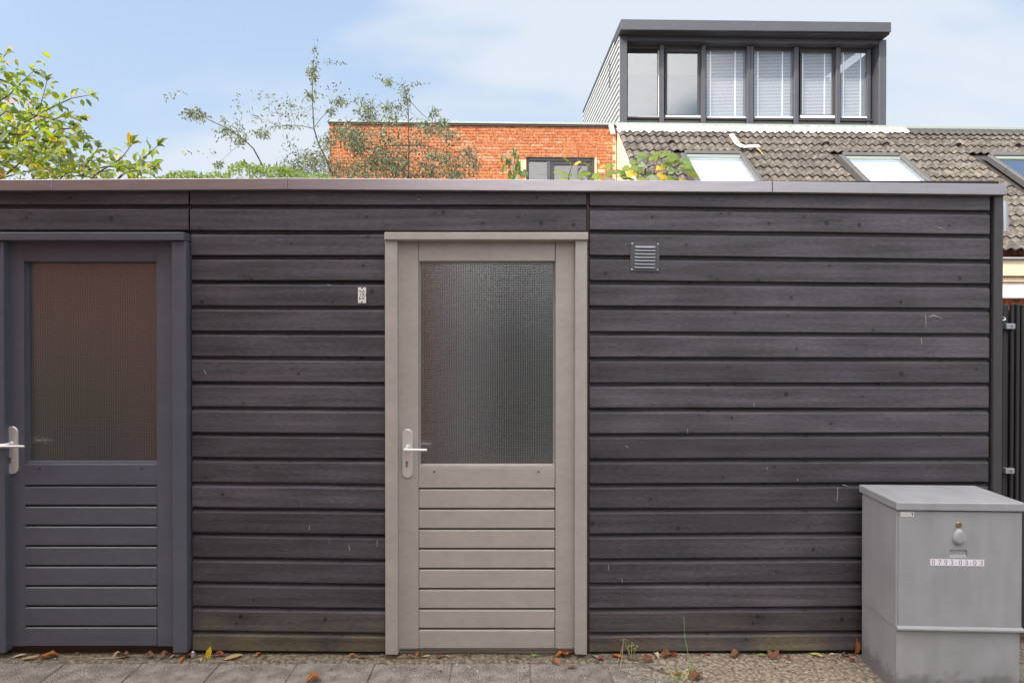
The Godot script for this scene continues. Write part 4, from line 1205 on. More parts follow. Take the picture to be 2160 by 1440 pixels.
# ------------------------------------------------------------------ houses behind
func make_brick_house() -> void:
	var hs := thing("brick_house", "orange brick house with flat roof and one dark window behind the shed", "house", Transform3D(HB, H_ORG))
	var xl := hp(694, 300).x; var xr := 0.0
	var yt := hp(1000, 262).y
	var wa := hp(1110, 330); var wb := hp(1255, 330)
	var wy := wa.y
	var mb := MB.new()
	mb.box(Vector3(xl + 0.004, 0, -8.0), Vector3(wa.x, yt - 0.005, -0.012))
	mb.box(Vector3(wb.x, 0, -8.0), Vector3(xr, yt - 0.005, -0.012))
	mb.box(Vector3(wa.x, wy, -8.0), Vector3(wb.x, yt - 0.005, -0.012))
	mb.box(Vector3(wa.x, 0, -8.0), Vector3(wb.x, 3.9, -0.012))
	part("wall", mb.done(), M.mortar, hs)
	mb = MB.new()
	mb.box(Vector3(wa.x - 0.05, 3.8, -2.0), Vector3(wb.x + 0.05, wy + 0.05, -1.6))
	part("room_wall", mb.done(), M.room_pale, hs)
	# bricks, in a few shared shapes
	var shapes := []
	rng.seed = 61
	for L in [0.210, 0.155, 0.100]:
		var set_ := []
		for k in 4:
			mb = MB.new()
			var c := func(x: float, y: float, z: float) -> Vector3: return Vector3(x + rng.randf_range(-0.002, 0.002), y + rng.randf_range(-0.003, 0.003), z + rng.randf_range(-0.003, 0.002))
			mb.hexa([Vector3(0, 0, -0.03), Vector3(L, 0, -0.03), Vector3(L, 0.052, -0.03), Vector3(0, 0.052, -0.03), c.call(0, 0, 0), c.call(L, 0, 0), c.call(L, 0.052, 0), c.call(0, 0.052, 0)], 0.004)
			set_.append(mb.done())
		shapes.append(set_)
	var course := 0.0625
	var spots := []
	var rows := 38
	for r in rows:
		var y := yt - 0.006 - (r + 1) * course
		var x := xl
		var first := true
		while x < xr - 0.03:
			var kind := 0
			if first: kind = [0, 2, 1, 2, 0, 1][r % 6]
			elif rng.randf() < 0.13: kind = 2
			first = false
			var L: float = [0.210, 0.155, 0.100][kind]
			if x + L > xr: kind = 2; L = 0.1
			if x + L > xr + 0.02: break
			var inwin := y < wy + 0.004 and x + L > wa.x - 0.005 and x < wb.x + 0.005
			if not inwin:
				spots.append([x, y, kind, rng.randi_range(0, 3), rng.randi_range(0, 4) if rng.randf() < 0.75 else 0])
			x += L + 0.0115
	# the 300 seen most clearly as parts, the rest (behind the feathery tree, or below the shed's trim) joined
	var order := spots.duplicate()
	order.sort_custom(func(a: Array, b: Array) -> bool: return (a[0] - (4.0 if a[1] < 4.86 else 0.0)) > (b[0] - (4.0 if b[1] < 4.86 else 0.0)))
	var rest := MB.new()
	for k in order.size():
		var q: Array = order[k]
		var me: ArrayMesh = shapes[q[2]][q[3]]
		if k < 300:
			part("brick", me, M["orange_brick_%d" % q[4]], hs, Transform3D(Basis.IDENTITY, Vector3(q[0], q[1], 0)))
		else:
			var arr := me.surface_get_arrays(0)
			for i in arr[Mesh.ARRAY_VERTEX].size():
				rest.v.append(arr[Mesh.ARRAY_VERTEX][i] + Vector3(q[0], q[1], 0)); rest.n.append(arr[Mesh.ARRAY_NORMAL][i]); rest.c.append(Color.WHITE); rest.u.append(Vector2.ZERO)
	part("further_bricks", rest.done(), M.orange_brick_0, hs).set_meta("kind", "stuff")
	# roof edge
	mb = MB.new()
	mb.bevel(Vector3(xl - 0.03, yt + 0.004, -8.0), Vector3(xr - 0.05, yt + 0.045, 0.05), 0.006)
	part("roof_edge", mb.done(), M.green_trim, hs)
	mb = MB.new()
	mb.box(Vector3(xl - 0.015, yt - 0.03, -0.018), Vector3(xr - 0.05, yt + 0.0035, 0.03))
	part("edge_batten", mb.done(), M.dormer_dark, hs)
	# window
	var win := group_node("window", hs)
	var zf := -0.045
	var fx := [wa.x, wb.x]
	for q in [[wa.x, wa.x + 0.06, 3.9, wy], [wb.x - 0.06, wb.x, 3.9, wy], [wa.x + 0.06, wb.x - 0.06, wy - 0.075, wy]]:
		mb = MB.new(); mb.bevel(Vector3(q[0], q[2], zf - 0.08), Vector3(q[1], q[3], zf), 0.006); part("frame", mb.done(), M.dormer_dark, win)
	var mx := hp(1158.5, 350).x
	mb = MB.new(); mb.bevel(Vector3(mx - 0.035, 3.9, zf - 0.08), Vector3(mx + 0.035, wy - 0.075, zf - 0.004), 0.006); part("frame", mb.done(), M.dormer_grey, win)
	for q in [[mx + 0.037, mx + 0.11, wy - 0.078, 3.9], [wb.x - 0.135, wb.x - 0.062, wy - 0.078, 3.9], [mx + 0.11, wb.x - 0.135, wy - 0.078, wy - 0.15]]:
		mb = MB.new(); mb.bevel(Vector3(q[0], q[3], zf - 0.08), Vector3(q[1], q[2], zf - 0.012), 0.005); part("casement", mb.done(), M.dormer_dark, win)
	for q in [[wa.x + 0.06, mx - 0.035, wy - 0.075], [mx + 0.11, wb.x - 0.135, wy - 0.15]]:
		mb = MB.new(); mb.box(Vector3(q[0], 3.9, zf - 0.05), Vector3(q[1], q[2], zf - 0.045)); part("pane", mb.done(), M.dark_glass, win)
	mb = MB.new()
	var bl := hp(1175, 349, zf - 0.10)
	mb.tube([bl, bl + Vector3(0.62, 0, 0)], 0.028, 0.028, 12, true)
	part("roller_blind", mb.done(), M.white_frame, win)

func tile_mesh(seed_: int) -> ArrayMesh:
	var r := RandomNumberGenerator.new(); r.seed = seed_
	var mb := MB.new()
	var W := 0.3046; var L := 0.42; var n := 12
	var wave := func(t: float) -> float:
		var u := fposmod(t * 2.0, 1.0)
		return 0.040 * (0.5 - 0.5 * cos(TAU * pow(u, 0.78)))
	var lift := 0.030
	var top := []
	var ns := []
	var chip := r.randf_range(-0.004, 0.004)
	for i in n + 1:
		var t := float(i) / n
		var y: float = wave.call(t)
		var dy: float = (wave.call(t + 0.01) - wave.call(t - 0.01)) / (0.02 * W)
		top.append([Vector3(t * W, y, 0.0), Vector3(t * W, y + lift, L + chip * sin(t * 9.0 + seed_)), Vector3(t * W, y + lift - 0.022, L + chip * sin(t * 9.0 + seed_) - 0.003)])
		ns.append(Vector3(-dy, 1.0, -0.07).normalized())
	for i in n:
		var a: Array = top[i]; var b: Array = top[i + 1]
		mb.tri_n(a[1], b[1], b[0], ns[i], ns[i + 1], ns[i + 1]); mb.tri_n(a[1], b[0], a[0], ns[i], ns[i + 1], ns[i])
		mb.quad(a[2], b[2], b[1], a[1])
	mb.quad(top[0][0] + Vector3(0, -0.02, 0), top[0][2], top[0][1], top[0][0])
	mb.quad(top[n][2], top[n][0] + Vector3(0, -0.02, 0), top[n][0], top[n][1])
	return mb.done()

var tiles := []
func lay_tiles(hs: Node3D, x0: float, x1: float, v0: float, rows: int, as_parts: Callable, holes: Array) -> void:
	var RF := roof_frame()
	var rest := MB.new()
	var W := 0.3046; var pitch := 0.367
	for r in rows:
		var k := 0
		while x0 + k * W < x1 - 0.05:
			var x := x0 + k * W
			var v := v0 + r * pitch
			var hidden := false
			for h in holes:
				if x + W * 0.75 > h[0] and x + W * 0.25 < h[1] and v + 0.30 > h[2] and v + 0.12 < h[3]: hidden = true
			k += 1
			if hidden: continue
			var t := RF * Transform3D(Basis(Vector3.UP, rng.randf_range(-0.006, 0.006)), Vector3(x, rng.randf_range(-0.003, 0.003), v))
			var me: ArrayMesh = tiles[rng.randi_range(0, 4)]
			var m: int = [0, 0, 1, 2, 3, 1][rng.randi_range(0, 5)]
			if as_parts.call(x, r):
				part("roof_tile", me, M["roof_tile_%d" % m], hs, t)
			else:
				var arr := me.surface_get_arrays(0)
				for i in arr[Mesh.ARRAY_VERTEX].size():
					rest.v.append(t * arr[Mesh.ARRAY_VERTEX][i]); rest.n.append(t.basis * arr[Mesh.ARRAY_NORMAL][i]); rest.c.append(Color.WHITE); rest.u.append(Vector2.ZERO)
	if rest.v.size():
		part("lower_roof_tiles", rest.done(), M.roof_tile_1, hs).set_meta("kind", "stuff")

# a roof window, in the slope's frame: pane corners given by x and distance down the slope
func skylight(hs: Node3D, x0: float, x1: float, v0: float, v1: float, blind := true) -> void:
	var s := group_node("skylight", hs, roof_frame())
	var y0 := -0.01; var y1 := 0.115
	var b := 0.095
	for q in [[x0 - b, x0, v0 - 0.10, v1 + 0.1], [x1, x1 + b, v0 - 0.10, v1 + 0.1]]:
		var cut: float = lerpf(q[2], q[3], 0.42)
		for e in [[q[2], cut - 0.002], [cut + 0.002, q[3]]]:
			var mb := MB.new()
			mb.bevel(Vector3(q[0], y0, e[0]), Vector3(q[1], y1, e[1]), 0.012)
			part("side_frame", mb.done(), M.skylight_frame, s)
	var mb := MB.new()
	mb.bevel(Vector3(x0 - 0.002, y0, v0 - 0.20), Vector3(x1 + 0.02, y1 + 0.012, v0 - 0.075), 0.012)
	part("top_cover", mb.done(), M.skylight_frame, s)
	mb = MB.new()
	mb.bevel(Vector3(x0 - 0.02, y0, v1), Vector3(x1 + 0.02, y1, v1 + 0.10), 0.012)
	part("bottom_frame", mb.done(), M.skylight_frame, s)
	mb = MB.new()
	mb.bevel(Vector3(x0, y0, v0 - 0.076), Vector3(x1, y1 - 0.03, v0), 0.005)
	mb.bevel(Vector3(x0, y0, v0 - 0.06), Vector3(x1, y1 - 0.018, v0 - 0.03), 0.004)
	part("sash_rail", mb.done(), M.green_trim, s)
	mb = MB.new()
	mb.box(Vector3(x0, 0.055, v0), Vector3(x1, 0.062, v1))
	part("pane", mb.done(), M.skylight_glass if blind else M.skylight_mirror, s)
	mb = MB.new()
	mb.box(Vector3(x0 - 0.02, -0.02, v0 - 0.02), Vector3(x1 + 0.02, 0.0, v1 + 0.02))
	part("blind" if blind else "room_wall", mb.done(), M.reflected_sky_white if blind else M.room_dark, s)  # under the clear pane: added white sheet standing in for reflected sky
	for q in [[x0 - b - 0.075, x0 - b - 0.002], [x1 + b + 0.002, x1 + b + 0.03]]:
		mb = MB.new()
		mb.quad(Vector3(q[0], 0.050, v1 + 0.2), Vector3(q[1], 0.036, v1 + 0.2), Vector3(q[1], 0.036, v0 - 0.16), Vector3(q[0], 0.050, v0 - 0.16))
		part("flashing", mb.done(), M.dark_lead, s)

func lead_strip(hs: Node3D, x0: float, x1: float, m: Material, white: bool) -> void:
	var mb := MB.new()
	var RF := roof_frame()
	var nz := FastNoiseLite.new(); nz.seed = 5 if white else 6; nz.frequency = 3.0; nz.fractal_octaves = 3
	var nx := int((x1 - x0) / 0.02)
	var grid := []
	for i in nx + 1:
		var x := x0 + (x1 - x0) * i / nx
		var u := fposmod((x + 0.0) / 0.3046 * 2.0, 1.0)
		var wv := 0.040 * (0.5 - 0.5 * cos(TAU * pow(u, 0.78)))
		var line := []
		for j in 8:
			var t := j / 7.0
			var lump := nz.get_noise_2d(x * 3.0, t * 2.0 + x) * (0.05 if white else 0.006)
			var v := lerpf(-0.02, (0.33 - x * 0.016 + nz.get_noise_1d(x * 2.0) * 0.05) if white else 0.30, t)
			line.append(RF * Vector3(x, lerpf(0.085, wv + 0.052, smoothstep(0.25, 1.0, t)) * (1.0 if white else 0.96) + lump, v))
		line.append(RF * Vector3(x, wv + 0.036, (0.33 - x * 0.016 + nz.get_noise_1d(x * 2.0) * 0.05) if white else 0.30))
		grid.append(line)
	for i in nx:
		for j in 8:
			mb.quad(grid[i][j + 1], grid[i + 1][j + 1], grid[i + 1][j], grid[i][j])
	part("lead_flashing", mb.done(), m, hs)

func vent_tile(hs: Node3D, px: float, py: float) -> void:
	var p := sp(px, py, 0.06)
	var mb := MB.new()
	var k := 8
	for i in k:
		var a0 := PI * i / k; var a1 := PI * (i + 1) / k
		var q := func(a: float, z: float, r: float) -> Vector3: return Vector3(cos(a) * r * 1.15, sin(a) * r, z)
		mb.quad(q.call(a0, 0.10, 0.062), q.call(a0, -0.14, 0.03), q.call(a1, -0.14, 0.03), q.call(a1, 0.10, 0.062))
	var o := part("vent_cowl", mb.done(), M.roof_tile_1, hs, roof_frame() * Transform3D(Basis.IDENTITY, Vector3(p.x, 0.04, p.z)))
	mb = MB.new()
	for i in k:
		var a0 := PI * i / k; var a1 := PI * (i + 1) / k
		mb.tri(Vector3(0, 0, 0.09), Vector3(cos(a0) * 0.066, sin(a0) * 0.058, 0.09), Vector3(cos(a1) * 0.066, sin(a1) * 0.058, 0.09))
	part("vent_opening", mb.done(), M.hole_dark, o)

func make_tiled_houses() -> void:
	rng.seed = 71
	for k in 5: tiles.append(tile_mesh(k + 1))
	var RF := roof_frame()
	var split := hp(1905, 280).x
	var h1 := thing("tiled_house", "terraced house with brown tiled slope, roof windows and a wide grey dormer", "house", Transform3D(HB, H_ORG))
	var h2 := thing("tiled_house", "neighbouring terraced house with tiled slope and dark lead ridge at the right", "house", Transform3D(HB, H_ORG))
	# roof windows measured on the slope
	var s1 := [sp(1448, 332, 0.06), sp(1562, 333, 0.06)]
	var s2 := [sp(1784, 336, 0.06), sp(1899, 336, 0.06)]
	var s3 := [sp(2098, 336, 0.06), sp(2213, 336, 0.06)]
	var vlen := 1.25
	var holes := []
	for s in [s1, s2, s3]: holes.append([s[0].x - 0.13, s[1].x + 0.10, s[0].z - 0.22, s[0].z + vlen + 0.12])
	lay_tiles(h1, 0.0, split, 0.06, 13, func(x: float, r: int) -> bool: return r < 8, holes)
	lay_tiles(h2, ceilf(split / 0.3046) * 0.3046, 9.9, 0.06, 13, func(_x: float, _r: int) -> bool: return true, holes)
	skylight(h1, s1[0].x, s1[1].x, s1[0].z, s1[0].z + vlen)
	skylight(h1, s2[0].x, s2[1].x, s2[0].z, s2[0].z + vlen)
	skylight(h2, s3[0].x, s3[1].x, s3[0].z, s3[0].z + vlen, false)
	var vend := 0.06 + 13 * 0.367
	for q in [[h1, 0.0, split], [h2, split + 0.002, 9.9]]:
		var hs: Node3D = q[0]
		var mb := MB.new()
		var e := 0.02
		mb.quad(RF * Vector3(q[1] + e, -0.012, vend), RF * Vector3(q[2], -0.012, vend), RF * Vector3(q[2], -0.012, -0.05), RF * Vector3(q[1] + e, -0.012, -0.05))
		part("roof_felt", mb.done(), M.roof_felt, hs)
		mb = MB.new()
		var ev := RF * Vector3(0, -0.02, vend)
		mb.box(Vector3(q[1] + 0.03, 0, -8.0), Vector3(q[2] - 0.004, ev.y, ev.z - 0.45))
		mb.box(Vector3(q[1] + 0.03, ev.y, -8.0), Vector3(q[2] - 0.004, ROOF_Y - 0.03, -0.05))
		part("wall", mb.done(), M.red_wall, hs)
		# ridge trim: a long green-grey metal edge
		mb = MB.new()
		var ty := hp(1400, 264).y
		mb.bevel(Vector3(q[1] - (0.045 if q[1] == 0.0 else 0.0), ty - 0.035, -0.12), Vector3(q[2], ty + 0.028, 0.075), 0.006)
		part("ridge_trim", mb.done(), M.green_trim, hs)
		# eaves: gutter, cream band and white awning box
		var gy := ev.y
		for b in [["gutter", 0.10, -0.14, -0.39, 0.06, "beige_gutter"], ["gutter_lip", 0.115, -0.11, -0.138, 0.125, "galvanised"], ["cream_band", 0.02, -0.40, -0.475, 0.0, "cream_plaster"], ["awning_box", 0.05, -0.482, -0.715, -0.05, "white_frame"]]:
			mb = MB.new()
			mb.bevel(Vector3(q[1], gy + b[3], ev.z + b[4] - 0.12), Vector3(q[2] - 0.003, gy + b[2], ev.z + b[4]), 0.012)
			part(b[0], mb.done(), M[b[5]], hs)
	# tiled house: plastered cheek at its left end, flashing, oddments
	var mb := MB.new()
	var ev := RF * Vector3(0, 0, vend)
	mb.tri(Vector3(0.012, ev.y - 0.03, 0.0), Vector3(0.012, ev.y - 0.03, ev.z), Vector3(0.012, ROOF_Y - 0.02, 0.0))
	mb.quad(Vector3(0.012, 0, 0), Vector3(0.012, 0, ev.z), Vector3(0.012, ev.y - 0.03, ev.z), Vector3(0.012, ev.y - 0.03, 0))
	part("plaster_cheek", mb.done(), M.cream_plaster, h1)
	lead_strip(h1, -0.02, split, M.white_lead, true)
	lead_strip(h2, split, 9.9, M.dark_lead, false)
	mb = MB.new()   # white upstand at the corner
	var c0 := hp(1284, 258, 0.09); var c1 := hp(1298, 283, 0.09)
	mb.hexa([Vector3(c0.x, c0.y - 0.06, 0.055), Vector3(c0.x + 0.05, c1.y, 0.055), Vector3(c1.x + 0.01, c1.y, 0.055), Vector3(c0.x + 0.09, c0.y, 0.055), Vector3(c0.x, c0.y - 0.06, 0.10), Vector3(c0.x + 0.05, c1.y, 0.10), Vector3(c1.x + 0.01, c1.y, 0.10), Vector3(c0.x + 0.09, c0.y, 0.10)], 0.01)
	part("corner_flashing", mb.done(), M.white_lead, h1)
	# bent white strip over the tiles
	var pts := [sp(1543, 285, 0.09), sp(1556, 305, 0.085), sp(1568, 311, 0.085), sp(1602, 309.5, 0.10)]
	mb = MB.new()
	for i in 3:
		var a: Vector3 = pts[i]; var b: Vector3 = pts[i + 1]
		var d := (b - a).normalized(); var n := Vector3(d.z, 0, -d.x) * 0.05
		var t := Vector3(0, 0.028, 0)
		mb.hexa([a - n, b - n, b - n + t, a - n + t, a + n, b + n, b + n + t, a + n + t] if n.z > 0 else [a + n, b + n, b + n + t, a + n + t, a - n, b - n, b - n + t, a - n + t], 0.006)
	part("white_strip", mb.done(), M.white_lead, h1, RF)
	mb = MB.new()
	mb.tube([sp(1596, 311, 0.10), sp(1604, 318, 0.09), sp(1611, 327, 0.08)], 0.014, 0.006, 6)
	part("loose_batten", mb.done(), M.dead_tan, h1, RF)
	for q in [[h1, 1415, 295], [h1, 1739, 298], [h1, 1865, 299], [h2, 2017, 301], [h2, 2142, 302]]:
		vent_tile(q[0], q[1], q[2])
	make_dormer(h1)

func make_dormer(hs: Node3D) -> void:
	var dm := group_node("dormer", hs)
	var zf := -0.14      # face of the side posts
	var zw := -0.42      # plane of the windows
	var D := func(px: float, py: float, z: float) -> Vector3: return hp(px, py, z)
	var yb: float = hp(1400, 266).y
	var mb := MB.new()
	var fz := 0.16
	var f0: Vector3 = D.call(1310, 62.0, fz); var f1: Vector3 = D.call(1881, 67.0, fz)
	var t0: Vector3 = D.call(1310, 40.0, fz); var t1: Vector3 = D.call(1881, 46.5, fz)
	var pl0: Vector3 = D.call(1307.5, 266, zf); var pl1: Vector3 = D.call(1323.5, 76, zf)
	var pr0: Vector3 = D.call(1854.5, 266, zf); var pr1: Vector3 = D.call(1871, 76, zf)
	var midx := lerpf(f0.x, f1.x, 0.503)
	for q in [[0.0, 0.503], [0.503, 1.0]]:
		mb = MB.new()
		var a0 := f0.lerp(f1, q[0]) + Vector3(0.0015, 0, 0); var a1 := t0.lerp(t1, q[0]) + Vector3(0.0015, 0, 0); var b0 := f0.lerp(f1, q[1]) - Vector3(0.0015, 0, 0); var b1 := t0.lerp(t1, q[1]) - Vector3(0.0015, 0, 0)
		var bk := Vector3(0, 0, -0.06)
		mb.hexa([a0 + bk, b0 + bk, b1 + bk, a1 + bk, a0, b0, b1, a1], 0.005)
		part("fascia", mb.done(), M.dormer_grey, dm)
	mb = MB.new()
	mb.box(Vector3(pl0.x - 0.03, t0.y - 0.05, -5.5), Vector3(f1.x, t1.y - 0.02, fz - 0.062))
	mb.box(Vector3(f0.x, f0.y + 0.012, -0.6), Vector3(f1.x, t0.y - 0.06, fz - 0.062))
	part("flat_roof", mb.done(), M.dormer_dark, dm)
	# posts
	var ptop := f0.y + 0.011
	mb = MB.new(); mb.bevel(Vector3(pl0.x, yb - 0.3, zw - 0.05), Vector3(pl1.x, ptop, zf), 0.006); part("side_post", mb.done(), M.dormer_grey, dm)
	mb = MB.new(); mb.bevel(Vector3(pr0.x, yb - 0.3, zw - 0.05), Vector3(pr1.x, ptop, zf), 0.006); part("side_post", mb.done(), M.dormer_grey, dm)
	# lintel band between the posts
	var ly0: float = D.call(1500, 86.5, zf).y; var ly1: float = ptop
	for q in [[pl1.x + 0.002, midx - 0.03], [midx - 0.027, pr0.x - 0.002]]:
		mb = MB.new(); mb.bevel(Vector3(q[0], ly0, zw - 0.04), Vector3(q[1], ly1, zf - 0.012), 0.005); part("lintel", mb.done(), M.dormer_grey, dm)
	# window head rail, sill, panel below
	var wt: float = D.call(1500, 105.5, zw).y; var wbm: float = D.call(1500, 248.5, zw).y
	mb = MB.new(); mb.bevel(Vector3(pl1.x, wt, zw - 0.06), Vector3(pr0.x, ly0 + 0.02, zw + 0.02), 0.005); part("head_rail", mb.done(), M.dormer_dark, dm)
	mb = MB.new(); mb.bevel(Vector3(pl1.x, wbm - 0.055, zw - 0.05), Vector3(pr0.x, wbm - 0.012, zw + 0.07), 0.006); part("sill", mb.done(), M.dormer_dark, dm)
	mb = MB.new(); mb.box(Vector3(pl1.x, yb - 0.3, zw - 0.05), Vector3(pr0.x, wbm - 0.056, zw + 0.015)); part("lower_panel", mb.done(), M.dormer_panel, dm)
	# mullions
	for q in [[1392, 1401.5], [1480, 1489.5], [1576.5, 1583], [1583.6, 1590], [1676.5, 1685.5], [1764.5, 1773.5], [1833, 1841]]:
		var a: Vector3 = D.call(q[0], 200, zw + 0.11); var b: Vector3 = D.call(q[1], 200, zw + 0.11)
		mb = MB.new()
		mb.bevel(Vector3(a.x, yb - 0.3, zw - 0.03), Vector3(b.x, wt + 0.06, zw + (0.11 if q[0] < 1830 else 0.05)), 0.006)
		part("mullion", mb.done(), M.dormer_grey, dm)
	# six windows
	var W := [[1324.5, 1391.0, false, false], [1402.5, 1478.5, true, false], [1490.5, 1575.0, false, true], [1591.0, 1675.0, false, true], [1686.5, 1762.0, true, true], [1774.5, 1833.5, false, true]]
	for q in W:
		var a: Vector3 = D.call(q[0], 248.5, zw); var b: Vector3 = D.call(q[1], 105.5, zw)
		var inset := 0.0
		if q[2]:   # an opening sash with its own frame
			inset = 0.05
			for e in [[a.x, a.x + 0.045, a.y + 0.04, b.y], [b.x - 0.06, b.x, a.y + 0.04, b.y], [a.x + 0.045, b.x - 0.06, b.y - 0.06, b.y], [a.x + 0.045, b.x - 0.06, a.y + 0.04, a.y + 0.07]]:
				mb = MB.new(); mb.bevel(Vector3(e[0], e[2], zw - 0.04), Vector3(e[1], e[3], zw + 0.035), 0.005); part("sash", mb.done(), M.dormer_dark, dm)
		mb = MB.new(); mb.bevel(Vector3(a.x, a.y - 0.012, zw - 0.02), Vector3(b.x, a.y + (0.045 if q[2] else 0.018), zw + 0.045), 0.004); part("white_sill", mb.done(), M.white_frame, dm)
		mb = MB.new(); mb.bevel(Vector3(b.x - 0.022, a.y + 0.02, zw - 0.015), Vector3(b.x - 0.002, b.y - 0.01, zw + 0.02), 0.003); part("glazing_bar", mb.done(), M.white_frame, dm)
		mb = MB.new(); mb.box(Vector3(a.x, a.y, zw - 0.012), Vector3(b.x, b.y, zw - 0.004)); part("pane", mb.done(), M.skylight_glass if q[3] else M.coated_glass, dm)
		if q[3]:
			mb = MB.new()
			var n := 46
			var bx1 := b.x - (0.05 if q[0] < 1770 else 0.13)
			for k in n:
				var y := lerpf(a.y + 0.03, b.y - 0.03, (k + 0.5) / n)
				mb.quad(Vector3(a.x + 0.02, y - 0.010, zw - 0.05), Vector3(bx1, y - 0.010, zw - 0.05), Vector3(bx1, y + 0.011, zw - 0.066), Vector3(a.x + 0.02, y + 0.011, zw - 0.066))
			part("blind", mb.done(), M.slat_pale, dm)
			for f in [0.1, 0.72]:
				mb = MB.new()
				var x := lerpf(a.x, b.x, f)
				mb.box(Vector3(x, a.y + 0.02, zw - 0.047), Vector3(x + 0.026, b.y - 0.02, zw - 0.044))
				part("blind_tape", mb.done(), M.white_frame, dm)
	# room behind
	mb = MB.new()
	mb.box(Vector3(pl1.x, yb - 0.3, zw - 1.9), Vector3(pr0.x, ptop, zw - 1.8))
	part("room_wall", mb.done(), M.room_dark, dm)
	# left cheek: overlapping grey boards
	var depth := 5.4
	var n := 17
	var y_hi := t0.y - 0.03; var y_lo := yb - 0.12
	for k in n:
		mb = MB.new()
		var a := lerpf(y_lo, y_hi, float(k) / n); var b := lerpf(y_lo, y_hi, float(k + 1) / n)
		mb.quad(Vector3(pl0.x - 0.034, a, zf - 0.012 - depth), Vector3(pl0.x - 0.034, a, zf - 0.012), Vector3(pl0.x - 0.002, b - 0.002, zf - 0.012), Vector3(pl0.x - 0.002, b - 0.002, zf - 0.012 - depth))
		mb.quad(Vector3(pl0.x - 0.034, a, zf - 0.012), Vector3(pl0.x - 0.034, a, zf - 0.012 - depth), Vector3(pl0.x, a, zf - 0.012 - depth), Vector3(pl0.x, a, zf - 0.012))
		mb.quad(Vector3(pl0.x - 0.034, a, zf - 0.012), Vector3(pl0.x + 0.0, a, zf - 0.012), Vector3(pl0.x + 0.0, b, zf - 0.012), Vector3(pl0.x - 0.002, b - 0.002, zf - 0.012))
		part("cladding_board", mb.done(), M.cladding_grey, dm)
	mb = MB.new()
	mb.box(Vector3(pr1.x - 0.02, yb - 0.3, zf - 0.012 - depth), Vector3(pr1.x - 0.001, ptop, zw - 0.051))
	mb.box(Vector3(pl0.x + 0.002, yb - 0.3, zf - 0.012 - depth), Vector3(pl0.x + 0.02, ptop, zw - 0.051))
	part("inner_cheek", mb.done(), M.dormer_grey, dm)
	# a short chain hanging on the cheek
	mb = MB.new()
	var cx := pl0.x - 0.03
	var cz := zf - 1.0
	var top_y := t0.y - 0.36
	for k in 8:
		var y := top_y - k * 0.075
		var ring := []
		for i in 9:
			var a := TAU * i / 8
			ring.append(Vector3(cx + sin(a) * (0.016 if k % 2 == 0 else 0.004), y + cos(a) * 0.042, cz + sin(a) * (0.004 if k % 2 == 0 else 0.02)))
		mb.tube(ring, 0.0075, 0.0075, 6)
	part("chain", mb.done(), M.chain_dark, dm)

# the red brick house on the other side of the alley, which the door glass and the roof trim reflect and which shades the alley
func make_opposite_house() -> void:
	var hs := thing("red_brick_building", "tall red brick building across the alley, mirrored in the dark blue door's glass", "building", Transform3D(Basis.IDENTITY, Vector3(-9.0, 0, 8.4)))
	var mb := MB.new()
	mb.box(Vector3(-9, 0, -4.1), Vector3(8.0, 7.9, -1.6))
	part("wall", mb.done(), M.opposite_brick, hs)
	mb = MB.new()
	mb.bevel(Vector3(-9.1, 7.9, -4.2), Vector3(8.1, 8.05, -1.5), 0.02)
	part("roof_edge", mb.done(), M.dormer_dark, hs)
	mb = MB.new()
	mb.bevel(Vector3(2.0, 0.02, -4.15), Vector3(3.25, 1.62, -4.105), 0.01)
	part("added_pale_panel", mb.done(), M.blind_tape, hs)  # added pale panel that lightens the blue door's reflection
	for x in [-5.0, -1.2]:
		for y in [1.0, 4.2]:
			mb = MB.new(); mb.bevel(Vector3(x, y, -4.14), Vector3(x + 1.6, y + 1.4, -4.06), 0.01)
			var w := part("window", mb.done(), M.white_frame, hs)
			mb = MB.new(); mb.box(Vector3(x + 0.1, y + 0.1, -4.15), Vector3(x + 1.5, y + 1.3, -4.142)); part("pane", mb.done(), M.dark_glass, w)

func make_dark_bush() -> void:
	var bush := thing("dark_bush", "low dark bush before the red brick building, mirrored low in the blue door's pane", "bush", Transform3D(Basis.IDENTITY, Vector3(-4.75, 0, 3.75)))
	rng.seed = 66
	var mb := MB.new()
	for k in 1500:
		var d := Vector3(rng.randfn(0, 1), rng.randfn(0, 1), rng.randfn(0, 1)).normalized()
		var p := Vector3(d.x * 0.72, 0.62 + d.y * 0.56, d.z * 0.34) * Vector3(1, 1, 1) + Vector3(rng.randfn(0, 0.05), rng.randfn(0, 0.05), rng.randfn(0, 0.05))
		mb.leaf(p, d + Vector3(rng.randfn(0, 0.6), rng.randfn(0, 0.6), rng.randfn(0, 0.6)), d, 0.07, 0.045)
	part("foliage", mb.done(), M.leaf_deep, bush).set_meta("kind", "stuff")
	mb = MB.new()
	for k in 5: mb.tube([Vector3(0.1 * k - 0.2, 0, 0), Vector3(0.22 * k - 0.44, 0.6, 0.03 * k), Vector3(0.26 * k - 0.52, 0.95, 0)], 0.02, 0.006, 5)
	part("stems", mb.done(), M.bark, bush)

